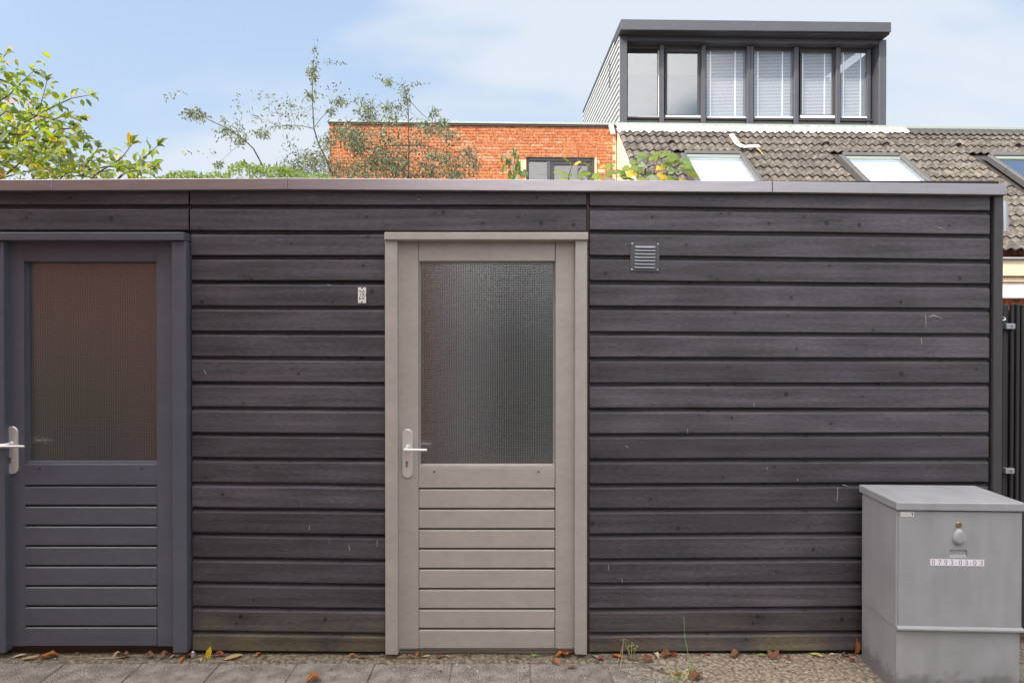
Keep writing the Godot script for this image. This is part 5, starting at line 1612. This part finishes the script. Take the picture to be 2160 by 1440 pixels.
func make_opposite_fence() -> void:  # added unseen fence, put here to darken the taupe door's reflection
	var fence := thing("added_fence", "added unseen board fence across the alley, toned for the reflection in the taupe door's glass", "fence", Transform3D(Basis.IDENTITY, Vector3(0, 0, 5.2)))
	rng.seed = 55
	var x := -0.92
	while x < 9.0:
		var w := 0.145
		var mb := MB.new()
		mb.bevel(Vector3(x, 0.03, -0.012), Vector3(x + w - 0.006, 2.85 + rng.randf_range(-0.01, 0.01), 0.012), 0.003)
		var m := "fence_dark"  # tones chosen as reflected bands, the dark boards for a standing figure
		if x > -0.95 and x < -0.42: m = "fence_pale"
		elif x > 0.28: m = "fence_grey"
		elif x < -0.95: m = "fence_red"
		part("fence_board", mb.done(), M[m], fence)
		x += w
	var mb := MB.new()
	mb.bevel(Vector3(-0.92, 0.5, 0.013), Vector3(9.0, 0.6, 0.05), 0.004)
	mb.bevel(Vector3(-0.92, 2.0, 0.013), Vector3(9.0, 2.1, 0.05), 0.004)
	part("fence_rails", mb.done(), M.fence_dark, fence)

# ------------------------------------------------------------------ plants
func W(px: float, py: float, z: float) -> Vector3:
	return P(px, py, z)

func make_magnolia() -> void:
	var tree := thing("leafy_tree", "broad leaved tree with yellow green leaves over the left end of the shed", "tree")
	rng.seed = 101
	var z := -4.2
	var trunk := MB.new()
	var foot := Vector3(-6.6, 0, z)
	var crotch := Vector3(-6.4, 2.3, z)
	trunk.tube([foot, Vector3(-6.55, 1.2, z), crotch], 0.13, 0.09, 10)
	part("trunk", trunk.done(), M.bark, tree)
	var tw := [
		[[-40, 190], [0, 218], [30, 252], [87, 259], [122, 274]], [[-30, 245], [0, 257], [41, 273], [80, 291], [128, 300]], [[-25, 330], [40, 262], [85, 220], [98, 172]], [[50, 258], [105, 228], [150, 207], [190, 200]],
		[[85, 262], [135, 243], [165, 246]], [[-40, 180], [-8, 140], [12, 112]], [[-30, 230], [18, 200], [45, 172], [70, 150]], [[118, 274], [150, 270], [182, 302]], [[-20, 345], [70, 330], [150, 345], [205, 337], [232, 322]],
		[[140, 365], [225, 352], [285, 346], [326, 340]], [[205, 365], [255, 334], [278, 304]], [[280, 350], [312, 325], [331, 308]], [[-30, 385], [50, 362], [120, 350]], [[-30, 300], [25, 300], [75, 312], [120, 325]],
		[[-40, 210], [0, 190], [50, 205], [80, 230]], [[-20, 280], [60, 285], [105, 300], [140, 318]], [[60, 380], [130, 372], [200, 368]], [[10, 235], [60, 240], [110, 250], [150, 262]], [[-60, 370], [0, 340], [60, 345]],
		[[170, 385], [180, 350], [206, 312]], [[240, 385], [262, 362], [300, 360], [318, 352]], [[-20, 160], [20, 175], [40, 190]], [[0, 310], [40, 325], [90, 350]], [[90, 300], [130, 290], [160, 282]],
		[[-200, 330], [-140, 220], [-90, 120]], [[-220, 360], [-120, 300], [-40, 250]], [[-260, 300], [-220, 180], [-190, 90]], [[-150, 380], [-90, 340], [-30, 320]], [[-120, 240], [-60, 170], [-25, 95]], [[-330, 330], [-280, 230], [-260, 120]]]
	var wood := MB.new()
	var limb_ends := {}
	var leaves := []
	for t in tw:
		var dz := rng.randf_range(-0.9, 0.9)
		var pts := []
		for k in t.size():
			pts.append(W(t[k][0], t[k][1], z + dz + 0.12 * k * rng.randf_range(-1, 1)))
		var start: Vector3 = pts[0]
		if t[0][0] < -5:
			var mid := crotch.lerp(start, 0.55) + Vector3(0, 0.25, 0)
			wood.tube([crotch, mid, start], 0.03, 0.012, 6)
		else:
			wood.tube([start + Vector3(-0.35, -0.35, 0.05), start], 0.009, 0.007, 5)
		wood.tube(pts, 0.010, 0.003, 5)
		for k in pts.size() - 1:
			var a: Vector3 = pts[k]; var b: Vector3 = pts[k + 1]
			var n := int(a.distance_to(b) / 0.034)
			for i in n:
				var f := (i + rng.randf()) / n
				var p := a.lerp(b, f)
				var d := (b - a).normalized()
				var out := (d * 0.55 + Vector3(rng.randfn(0, 0.7), rng.randfn(0.05, 0.55), rng.randfn(0, 0.7))).normalized()
				leaves.append([p + out * 0.03, out])
				if t[0][0] < 0 and rng.randf() < 0.85:
					var o2 := Vector3(rng.randfn(0, 1), rng.randfn(-0.1, 0.5), rng.randfn(0, 1)).normalized()
					leaves.append([p + Vector3(rng.randfn(0, 0.10), rng.randfn(-0.02, 0.07), rng.randfn(0, 0.3)), o2])
		leaves.append([pts[-1], (pts[-1] - pts[-2]).normalized()])
		for e in 3: leaves.append([pts[-1], ((pts[-1] - pts[-2]).normalized() + Vector3(rng.randfn(0, 0.5), rng.randfn(0, 0.5), rng.randfn(0, 0.5))).normalized()])
	for k in 760:   # the thick of the crown
		var px := rng.randf_range(-330, 150); var py := rng.randf_range(215, 385)
		if px > 60 and py < 215 + (px - 60) * 0.75: continue
		leaves.append([W(px, py, z + rng.randf_range(-1.0, 1.0)), Vector3(rng.randfn(0.3, 0.8), rng.randfn(-0.1, 0.5), rng.randfn(0, 0.8)).normalized()])
	for k in 110:
		var px := rng.randf_range(120, 318)
		leaves.append([W(px, rng.randf_range(345, 385), z + rng.randf_range(-0.8, 0.8)), Vector3(rng.randfn(0.3, 0.8), rng.randfn(0.1, 0.5), rng.randfn(0, 0.8)).normalized()])
	part("branches", wood.done(), M.bark, tree)
	var shapes := []
	for k in 6:
		var mb := MB.new()
		mb.leaf(Vector3.ZERO, Vector3.RIGHT, Vector3.UP, rng.randf_range(0.105, 0.135), rng.randf_range(0.054, 0.072), rng.randf_range(0.1, 0.5), rng.randf_range(0.0, 0.28))
		mb.tube([Vector3(-0.018, 0.0, 0), Vector3(0.002, 0.0, 0)], 0.0015, 0.0015, 3)
		shapes.append(mb.done())
	var pal := ["leaf_green", "leaf_lime", "leaf_green", "leaf_green", "leaf_deep", "leaf_grey", "leaf_lime", "leaf_lime", "leaf_yellow", "leaf_rust"]
	var rest := {}
	# leaves in the photograph's frame first
	leaves.sort_custom(func(a: Array, b: Array) -> bool: return a[0].x > b[0].x)
	for k in leaves.size():
		var q: Array = leaves[k]
		var up := Vector3(rng.randfn(-0.2, 0.55), 0.75, rng.randfn(0.75, 0.5)).normalized()
		var x: Vector3 = q[1]
		var zz := x.cross(up).normalized()
		var yy := zz.cross(x).normalized()
		var sc := rng.randf_range(0.72, 1.15)
		var xf := Transform3D(Basis(x * sc, yy * sc, zz * sc), q[0])
		var mk: String = pal[rng.randi_range(0, 9)]
		if mk == "leaf_rust" and rng.randf() < 0.8 or mk == "leaf_yellow" and rng.randf() < 0.5: mk = "leaf_lime"
		var me: ArrayMesh = shapes[rng.randi_range(0, 5)]
		if k < 300:
			part("leaf", me, M[mk], tree, xf)
		else:
			if not rest.has(mk): rest[mk] = MB.new()
			var arr := me.surface_get_arrays(0)
			for i in arr[Mesh.ARRAY_VERTEX].size():
				rest[mk].v.append(xf * arr[Mesh.ARRAY_VERTEX][i]); rest[mk].n.append((xf.basis * arr[Mesh.ARRAY_NORMAL][i]).normalized()); rest[mk].c.append(Color.WHITE); rest[mk].u.append(Vector2.ZERO)
	for mk in rest:
		part("further_leaves", rest[mk].done(), M[mk], tree).set_meta("kind", "stuff")

func make_feathery_tree() -> void:
	var tree := thing("feathery_tree", "wispy grey green tree with thin bare stems in front of the orange brick wall", "tree")
	rng.seed = 202
	var z := -4.6
	var foot := Vector3(P(760, 371, z).x, 0.0, z)
	var stems := [
		[[[560, 420], [565, 371], [534, 313], [517, 297], [479, 271], [431, 248], [389, 228]], 0.013, 0.003], [[[715, 420], [701, 371], [687, 335], [670, 300], [662, 271], [659, 222], [658, 157], [661, 135]], 0.016, 0.003],
		[[[662, 271], [640, 266], [622, 264], [585, 266]], 0.005, 0.002], [[[664, 267], [676, 250], [693, 232], [716, 212]], 0.004, 0.0015], [[[862, 420], [862, 371], [862, 306], [861, 241], [860, 212], [852, 182]], 0.013, 0.003],
		[[[862, 306], [815, 307], [764, 316], [730, 325]], 0.008, 0.003], [[[862, 306], [895, 306], [923, 313], [946, 322]], 0.008, 0.003], [[[865, 212], [878, 228], [891, 241], [912, 258], [940, 270], [968, 282]], 0.004, 0.002],
		[[[850, 305], [828, 293], [805, 280], [790, 262], [776, 234]], 0.006, 0.002], [[[880, 340], [905, 350], [930, 345], [960, 330], [1000, 345]], 0.006, 0.002], [[[690, 340], [672, 300], [700, 299], [745, 287]], 0.005, 0.002],
		[[[745, 287], [757, 265], [768, 248]], 0.005, 0.002], [[[946, 322], [975, 318], [1000, 335], [1003, 358]], 0.004, 0.0015], [[[861, 241], [830, 250], [820, 236]], 0.003, 0.0015], [[[862, 270], [885, 262], [910, 275], [925, 300]], 0.004, 0.002], [[[700, 371], [660, 340], [630, 330]], 0.005, 0.002]]
	for s in stems:
		var pts := []
		var dz := rng.randf_range(-0.25, 0.25)
		for p in s[0]: pts.append(W(p[0], p[1], z + dz))
		if s[0][0][1] > 400:
			pts[0] = foot.lerp(pts[0], 0.5)
			pts.push_front(foot)
		var mb := MB.new()
		mb.tube(pts, s[1], s[2], 6)
		part("stem", mb.done(), M.bark, tree)
	# foliage clumps: [px, py, spread x, spread y, count]
	var cl := [[661, 152, 7, 17, 130], [656, 199, 9, 9, 60], [405, 237, 16, 10, 90], [424, 244, 10, 9, 70], [480, 274, 18, 11, 100], [508, 293, 12, 10, 90], [460, 345, 8, 8, 40], [470, 250, 6, 6, 20], [553, 280, 14, 8, 45], [550, 275, 20, 5, 20], [600, 265, 30, 5, 35],
		[715, 213, 11, 7, 65], [700, 232, 7, 8, 40], [774, 230, 17, 15, 150], [782, 248, 22, 10, 90], [820, 225, 12, 10, 80], [852, 190, 9, 14, 70], [858, 210, 6, 8, 40], [818, 172, 7, 8, 45], [845, 225, 12, 12, 40], [826, 250, 16, 12, 70], [915, 236, 8, 10, 40], [935, 256, 8, 8, 35],
		[742, 288, 26, 24, 420], [755, 300, 16, 22, 260], [720, 275, 22, 14, 140], [790, 320, 30, 22, 320], [812, 340, 30, 22, 360], [770, 350, 36, 18, 380], [700, 350, 34, 18, 320], [640, 345, 26, 24, 330], [620, 355, 26, 14, 220], [665, 330, 20, 16, 160], [835, 355, 26, 14, 260],
		[850, 330, 20, 26, 200], [880, 300, 14, 20, 90], [900, 350, 26, 16, 220], [916, 325, 22, 18, 170], [945, 340, 18, 22, 190], [962, 365, 18, 9, 120], [930, 270, 14, 18, 90], [948, 285, 16, 14, 90], [905, 275, 8, 14, 60], [985, 320, 16, 12, 80], [1000, 345, 9, 16, 80], [975, 345, 14, 16, 60], [885, 262, 14, 12, 60],
		[800, 280, 30, 16, 110], [830, 300, 24, 16, 110], [690, 300, 16, 20, 120], [600, 368, 26, 8, 140], [545, 360, 20, 10, 80], [720, 368, 60, 8, 260], [880, 370, 80, 7, 260],
		[500, 210, 10, 14, 12], [610, 220, 40, 22, 45], [590, 240, 36, 20, 40], [545, 250, 20, 14, 18], [700, 190, 20, 16, 14], [663, 105, 6, 16, 16], [690, 130, 8, 4, 8], [720, 130, 8, 4, 8], [765, 205, 24, 8, 24], [800, 160, 14, 6, 14], [880, 175, 20, 6, 14], [640, 235, 24, 20, 22], [440, 320, 18, 6, 8], [395, 318, 10, 4, 4], [505, 255, 10, 18, 16], [610, 300, 20, 26, 24], [355, 203, 14, 5, 8], [380, 195, 8, 6, 6], [560, 200, 16, 10, 12], [720, 205, 26, 12, 24]]
	var dark := MB.new(); var pale := MB.new(); var balls := MB.new()
	var vis := 0
	for c in cl:
		var dz := rng.randf_range(-0.4, 0.4)
		var n := int(c[4] * (1.45 if c[4] > 150 else 1.9))
		for k in n:
			var p := W(c[0] + rng.randfn(0, 0.72) * c[2], c[1] + rng.randfn(0, 0.66) * c[3], z + dz + rng.randfn(0, 0.16))
			var d := Vector3(rng.randfn(0, 0.55), -1.0 + rng.randf() * 0.9, rng.randfn(0, 0.5)).normalized()
			var side := d.cross(Vector3(rng.randfn(0, 1), rng.randfn(0, 0.4), rng.randfn(0, 1)).normalized()).normalized()
			var l := rng.randf_range(0.030, 0.062)
			var target := pale if rng.randf() < 0.36 else dark
			target.sliver(p, d, side, l, l * rng.randf_range(0.20, 0.32))
		if c[4] > 30:
			for k in int(3 + c[4] / 40):
				balls.ball(W(c[0] + rng.randfn(0, 0.6) * c[2], c[1] + rng.randfn(0, 0.5) * c[3], z + dz), Vector3.ONE * rng.randf_range(0.008, 0.014), 6, 4)
	# hair-thin twigs that tie the clumps to the stems
	var tw := MB.new()
	for c in cl:
		if c[4] < 16: continue
		var best := Vector2(862, 306); var bd := 1e9
		for s in stems:
			for p in s[0]:
				var d := Vector2(p[0] - c[0], p[1] - c[1]).length()
				if d < bd: bd = d; best = Vector2(p[0], p[1])
		if bd > 4.0 and bd < 130.0:
			tw.tube([W(best.x, best.y, z), W(lerpf(best.x, c[0], 0.5), lerpf(best.y, c[1], 0.5) - 3, z), W(c[0], c[1], z)], 0.0026, 0.0012, 4)
		for e in 3:
			var a := rng.randf() * TAU
			tw.tube([W(c[0], c[1], z), W(c[0] + cos(a) * c[2] * 0.8, c[1] + sin(a) * c[3] * 0.8, z + rng.randfn(0, 0.1))], 0.0016, 0.0009, 3)
	part("twigs", tw.done(), M.bark, tree).set_meta("kind", "stuff")
	part("foliage", dark.done(), M.feather_leaf, tree).set_meta("kind", "stuff")
	part("pale_foliage", pale.done(), M.feather_pale, tree).set_meta("kind", "stuff")
	part("seed_balls", balls.done(), M.seed_ball, tree).set_meta("kind", "stuff")

func make_hedge() -> void:
	var hd := thing("creeper", "low green creeper showing just above the roof trim left of the feathery tree", "creeper")
	rng.seed = 303
	var z := -3.6
	var mb := MB.new(); var m2 := MB.new()
	var top := [[330, 377], [350, 370], [370, 362], [400, 360], [420, 368], [450, 364], [478, 366], [482, 350], [500, 346], [515, 340], [530, 348], [560, 352], [580, 350], [600, 352], [620, 360], [660, 368], [700, 372]]
	for i in top.size() - 1:
		var n := int((top[i + 1][0] - top[i][0]) * 5.5)
		for k in n:
			var f := rng.randf()
			var px: float = lerpf(top[i][0], top[i + 1][0], f)
			var py: float = lerpf(top[i][1], top[i + 1][1], f)
			py = py + absf(rng.randfn(0, 1)) * 14.0 + rng.randfn(0, 2.0)
			var p := W(px, py, z + rng.randfn(0, 0.22))
			var d := Vector3(rng.randfn(0, 1), rng.randfn(0.1, 0.6), rng.randfn(0.2, 0.8)).normalized()
			(mb if rng.randf() < 0.7 else m2).leaf(p, d, Vector3(rng.randfn(0, 0.4), 1, rng.randfn(0.3, 0.4)).normalized(), rng.randf_range(0.024, 0.045), rng.randf_range(0.018, 0.030))
	part("foliage", mb.done(), M.hedge_leaf, hd).set_meta("kind", "stuff")
	part("pale_foliage", m2.done(), M.leaf_green, hd).set_meta("kind", "stuff")
	var st := MB.new()
	for k in 8:
		var x := W(360 + k * 38, 380, z).x
		st.tube([Vector3(x, 0, z), Vector3(x + 0.1, 1.6, z + 0.05), Vector3(x, 2.9, z)], 0.02, 0.006, 5)
	part("stems", st.done(), M.bark, hd)

func fig_leaf_mesh(s: float, lobes: int) -> ArrayMesh:   # a palmate leaf with deep rounded lobes, slightly cupped
	var mb := MB.new()
	var o := PackedVector2Array()
	var n := 30
	for i in n + 1:
		var t := float(i) / n
		var a := deg_to_rad(lerpf(-148.0, 148.0, t))
		var k := 0.62 + 0.38 * pow(absf(cos(a * lobes * 0.5 * 1.02)), 0.55)
		var r := s * k * (0.62 + 0.38 * cos(a * 0.5))
		o.append(Vector2(cos(a) * r, sin(a) * r))
	o.append(Vector2(-0.02 * s, 0))
	var lift := func(p: Vector2) -> Vector3: return Vector3(p.x + 0.35 * s, -0.30 * (p.length_squared() / s) + 0.10 * absf(p.y), p.y)
	var ids := Geometry2D.triangulate_polygon(o)
	for i in range(0, ids.size(), 3):
		mb.tri(lift.call(o[ids[i]]), lift.call(o[ids[i + 2]]), lift.call(o[ids[i + 1]]))
	mb.tube([Vector3(-0.2 * s, -0.02 * s, 0), Vector3(0.35 * s, 0.0, 0)], 0.0022, 0.0018, 4)
	return mb.done()

func put_leaf(parent: Node3D, me: Mesh, m: String, at: Vector3, dir: Vector3, up: Vector3, sc: float) -> void:
	var x := dir.normalized()
	var zz := x.cross(up).normalized()
	var yy := zz.cross(x).normalized()
	part("leaf", me, M[m], parent, Transform3D(Basis(x * sc, yy * sc, zz * sc), at))

func make_garden_plants() -> void:
	rng.seed = 404
	var z := -3.4
	var figs := [fig_leaf_mesh(0.105, 5), fig_leaf_mesh(0.10, 3), fig_leaf_mesh(0.085, 5)]
	var fig := thing("fig_plant", "fig plant with lobed green and yellow leaves before the left roof window", "fig plant")
	var stems := [[[1358, 420], [1360, 378], [1362, 352], [1368, 330]], [[1376, 420], [1378, 372], [1384, 345], [1390, 325]], [[1380, 420], [1400, 375], [1412, 355], [1420, 335]], [[1398, 420], [1415, 375], [1428, 358], [1432, 340]], [[1345, 420], [1346, 378], [1345, 360]]]
	for s in stems:
		var pts := []
		for p in s: pts.append(W(p[0], p[1], z + rng.randf_range(-0.05, 0.05)))
		pts[0] = Vector3(lerpf(pts[0].x, W(1380, 400, z).x, 0.6), 0.0, z)
		var mb := MB.new(); mb.tube(pts, 0.014, 0.005, 6); part("stem", mb.done(), M.stem_brown, fig)
	var lv := [[1345, 326, 0, "leaf_green", -20], [1374, 326, 0, "leaf_green", 10], [1396, 322, 1, "leaf_green", 30], [1410, 328, 0, "leaf_green", -10], [1362, 345, 2, "leaf_grey", 200], [1350, 352, 0, "leaf_green", 215], [1330, 352, 1, "leaf_lime", 205], [1338, 362, 1, "leaf_yellow", 220], [1368, 360, 0, "leaf_deep", 250], [1392, 348, 2, "leaf_yellow", 280], [1403, 340, 0, "leaf_green", 300], [1418, 336, 0, "leaf_lime", 20],
		[1430, 335, 0, "leaf_lime", -15], [1440, 345, 0, "leaf_green", -35], [1450, 355, 1, "leaf_green", -50], [1458, 364, 1, "leaf_lime", -60], [1398, 366, 2, "leaf_yellow", 260], [1407, 372, 2, "leaf_lime", 300], [1422, 352, 0, "leaf_deep", 250], [1385, 372, 1, "leaf_grey", 240], [1352, 374, 2, "leaf_lime", 270], [1372, 376, 2, "leaf_green", 300], [1438, 376, 2, "leaf_yellow", 270], [1425, 374, 1, "leaf_green", 230], [1382, 332, 2, "leaf_lime", 120], [1360, 330, 2, "leaf_deep", 150], [1414, 345, 1, "leaf_deep", 200], [1345, 340, 1, "leaf_green", 180], [1436, 334, 1, "leaf_deep", 60]]
	for q in lv:
		var a := deg_to_rad(q[4])
		put_leaf(fig, figs[q[2]], q[3], W(q[0], q[1], z + rng.randf_range(-0.18, 0.18)), Vector3(cos(a), -0.25 - 0.3 * absf(sin(a)) + maxf(0, sin(a)) * 0.4, 0.35 + 0.3 * rng.randf()), Vector3(rng.randfn(0, 0.3), 0.75, 0.75), rng.randf_range(0.58, 0.82))
	for k in 5:
		var mb := MB.new(); mb.ball(Vector3.ZERO, Vector3(0.011, 0.013, 0.011), 8, 6)
		part("fig_fruit", mb.done(), M.leaf_deep, fig, Transform3D(Basis.IDENTITY, W([1413, 1420, 1428, 1431, 1416][k], [361, 361, 358, 362, 366][k], z)))
	# a second, lower fig with bare shoots in front of the brick wall
	var fg2 := thing("fig_plant", "low plant of lobed leaves with bare upright shoots under the dark house window", "fig plant")
	for s in [[[1216, 430], [1219, 375], [1220, 318]], [[1258, 430], [1261, 375], [1261, 312]], [[1288, 430], [1289, 375], [1289, 320]], [[1196, 430], [1200, 370], [1206, 352], [1204, 340]], [[1220, 360], [1228, 348], [1240, 336]], [[1255, 430], [1275, 375], [1290, 355]]]:
		var pts := []
		for p in s: pts.append(W(p[0], p[1], z))
		var mb := MB.new(); mb.tube(pts, 0.006, 0.0035, 5); part("shoot", mb.done(), M.stem_brown, fg2)
	var lv2 := [[1190, 362, 0, "leaf_lime", 150], [1205, 366, 0, "leaf_green", 200], [1220, 366, 0, "leaf_green", -20], [1195, 374, 1, "leaf_lime", 240], [1215, 376, 1, "leaf_grey", 300], [1212, 345, 2, "leaf_yellow", 60], [1200, 342, 2, "leaf_green", 100], [1245, 362, 0, "leaf_lime", 160], [1265, 352, 2, "leaf_yellow", 60], [1278, 350, 2, "leaf_lime", 40], [1280, 362, 0, "leaf_green", 10], [1268, 368, 0, "leaf_lime", 200], [1298, 360, 1, "leaf_green", -30], [1308, 368, 0, "leaf_green", -20], [1290, 374, 1, "leaf_grey", 260], [1255, 374, 2, "leaf_lime", 240], [1278, 372, 2, "leaf_rust", 280], [1318, 374, 1, "leaf_deep", -40], [1245, 350, 2, "leaf_green", 110]]
	for q in lv2:
		var a := deg_to_rad(q[4])
		put_leaf(fg2, figs[q[2]], q[3], W(q[0], q[1], z + rng.randf_range(-0.15, 0.15)), Vector3(cos(a), -0.2 + maxf(0, sin(a)) * 0.4, 0.4), Vector3(rng.randfn(0, 0.3), 0.8, 0.6), rng.randf_range(0.55, 0.8))
	# drooping shrub left of the window
	var sh := thing("drooping_shrub", "small shrub with drooping dark green leaves in front of the orange bricks", "shrub")
	var mb := MB.new()
	for s in [[[1080, 430], [1082, 375], [1086, 340], [1088, 316]], [[1084, 360], [1092, 338], [1096, 322]], [[1080, 370], [1070, 335], [1060, 328]]]:
		var pts := []
		for p in s: pts.append(W(p[0], p[1], z))
		mb.tube(pts, 0.006, 0.0025, 5)
	part("stems", mb.done(), M.stem_brown, sh)
	var dl := MB.new(); dl.leaf(Vector3.ZERO, Vector3.RIGHT, Vector3.UP, 0.115, 0.046, 0.5, 0.2)
	var dme := dl.done()
	for q in [[1083, 316], [1094, 322], [1077, 328], [1089, 328], [1098, 332], [1082, 340], [1092, 342], [1100, 345], [1076, 340], [1086, 352], [1096, 356], [1090, 362], [1082, 364], [1098, 366], [1076, 362], [1066, 352], [1060, 335], [1064, 328], [1088, 372], [1080, 374], [1096, 375], [1074, 374], [1103, 362], [1070, 340], [1092, 350]]:
		put_leaf(sh, dme, ["leaf_deep", "leaf_grey", "leaf_green", "leaf_deep"][rng.randi_range(0, 3)], W(q[0], q[1] - 6, z + rng.randf_range(-0.1, 0.1)), Vector3(rng.randfn(0, 0.35), -1.0, rng.randfn(0.2, 0.3)), Vector3(rng.randfn(0, 0.5), 0.2, 1.0), rng.randf_range(0.7, 1.0))

# ------------------------------------------------------------------
func _ready() -> void:
	var cam := Camera3D.new()
	cam.name = "camera"
	cam.fov = 2.0 * rad_to_deg(atan(720.0 / FOCAL))
	cam.transform = Transform3D(cam_basis, EYE)
	cam.near = 0.05; cam.far = 400.0
	add_child(cam)
	var env := Environment.new()
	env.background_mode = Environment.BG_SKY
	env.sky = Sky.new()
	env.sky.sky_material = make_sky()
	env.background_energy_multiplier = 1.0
	env.tonemap_mode = Environment.TONE_MAPPER_LINEAR
	env.tonemap_exposure = 2.6
	env.sdfgi_enabled = true; env.ssao_enabled = true; env.ssil_enabled = true
	var we := WorldEnvironment.new()
	we.name = "world_environment"
	we.environment = env
	add_child(we)
	var sun := DirectionalLight3D.new()
	sun.name = "sun"
	sun.light_color = Color(1.0, 0.95, 0.87)
	sun.light_energy = 0.80
	sun.light_angular_distance = 0.5
	sun.shadow_enabled = true
	var to_sun := Vector3(-0.604, 0.616, 0.507)
	sun.look_at_from_position(Vector3.ZERO, -to_sun, Vector3.UP)
	add_child(sun)
	make_textures()
	make_materials()
	make_ground()
	make_opposite_house()
	make_opposite_fence()
	make_dark_bush()
	make_brick_house()
	make_tiled_houses()
	make_shed()
	make_gate()
	make_cabinet()
	make_small_fittings()
	make_magnolia()
	make_feathery_tree()
	make_hedge()
	make_garden_plants()
	make_litter()
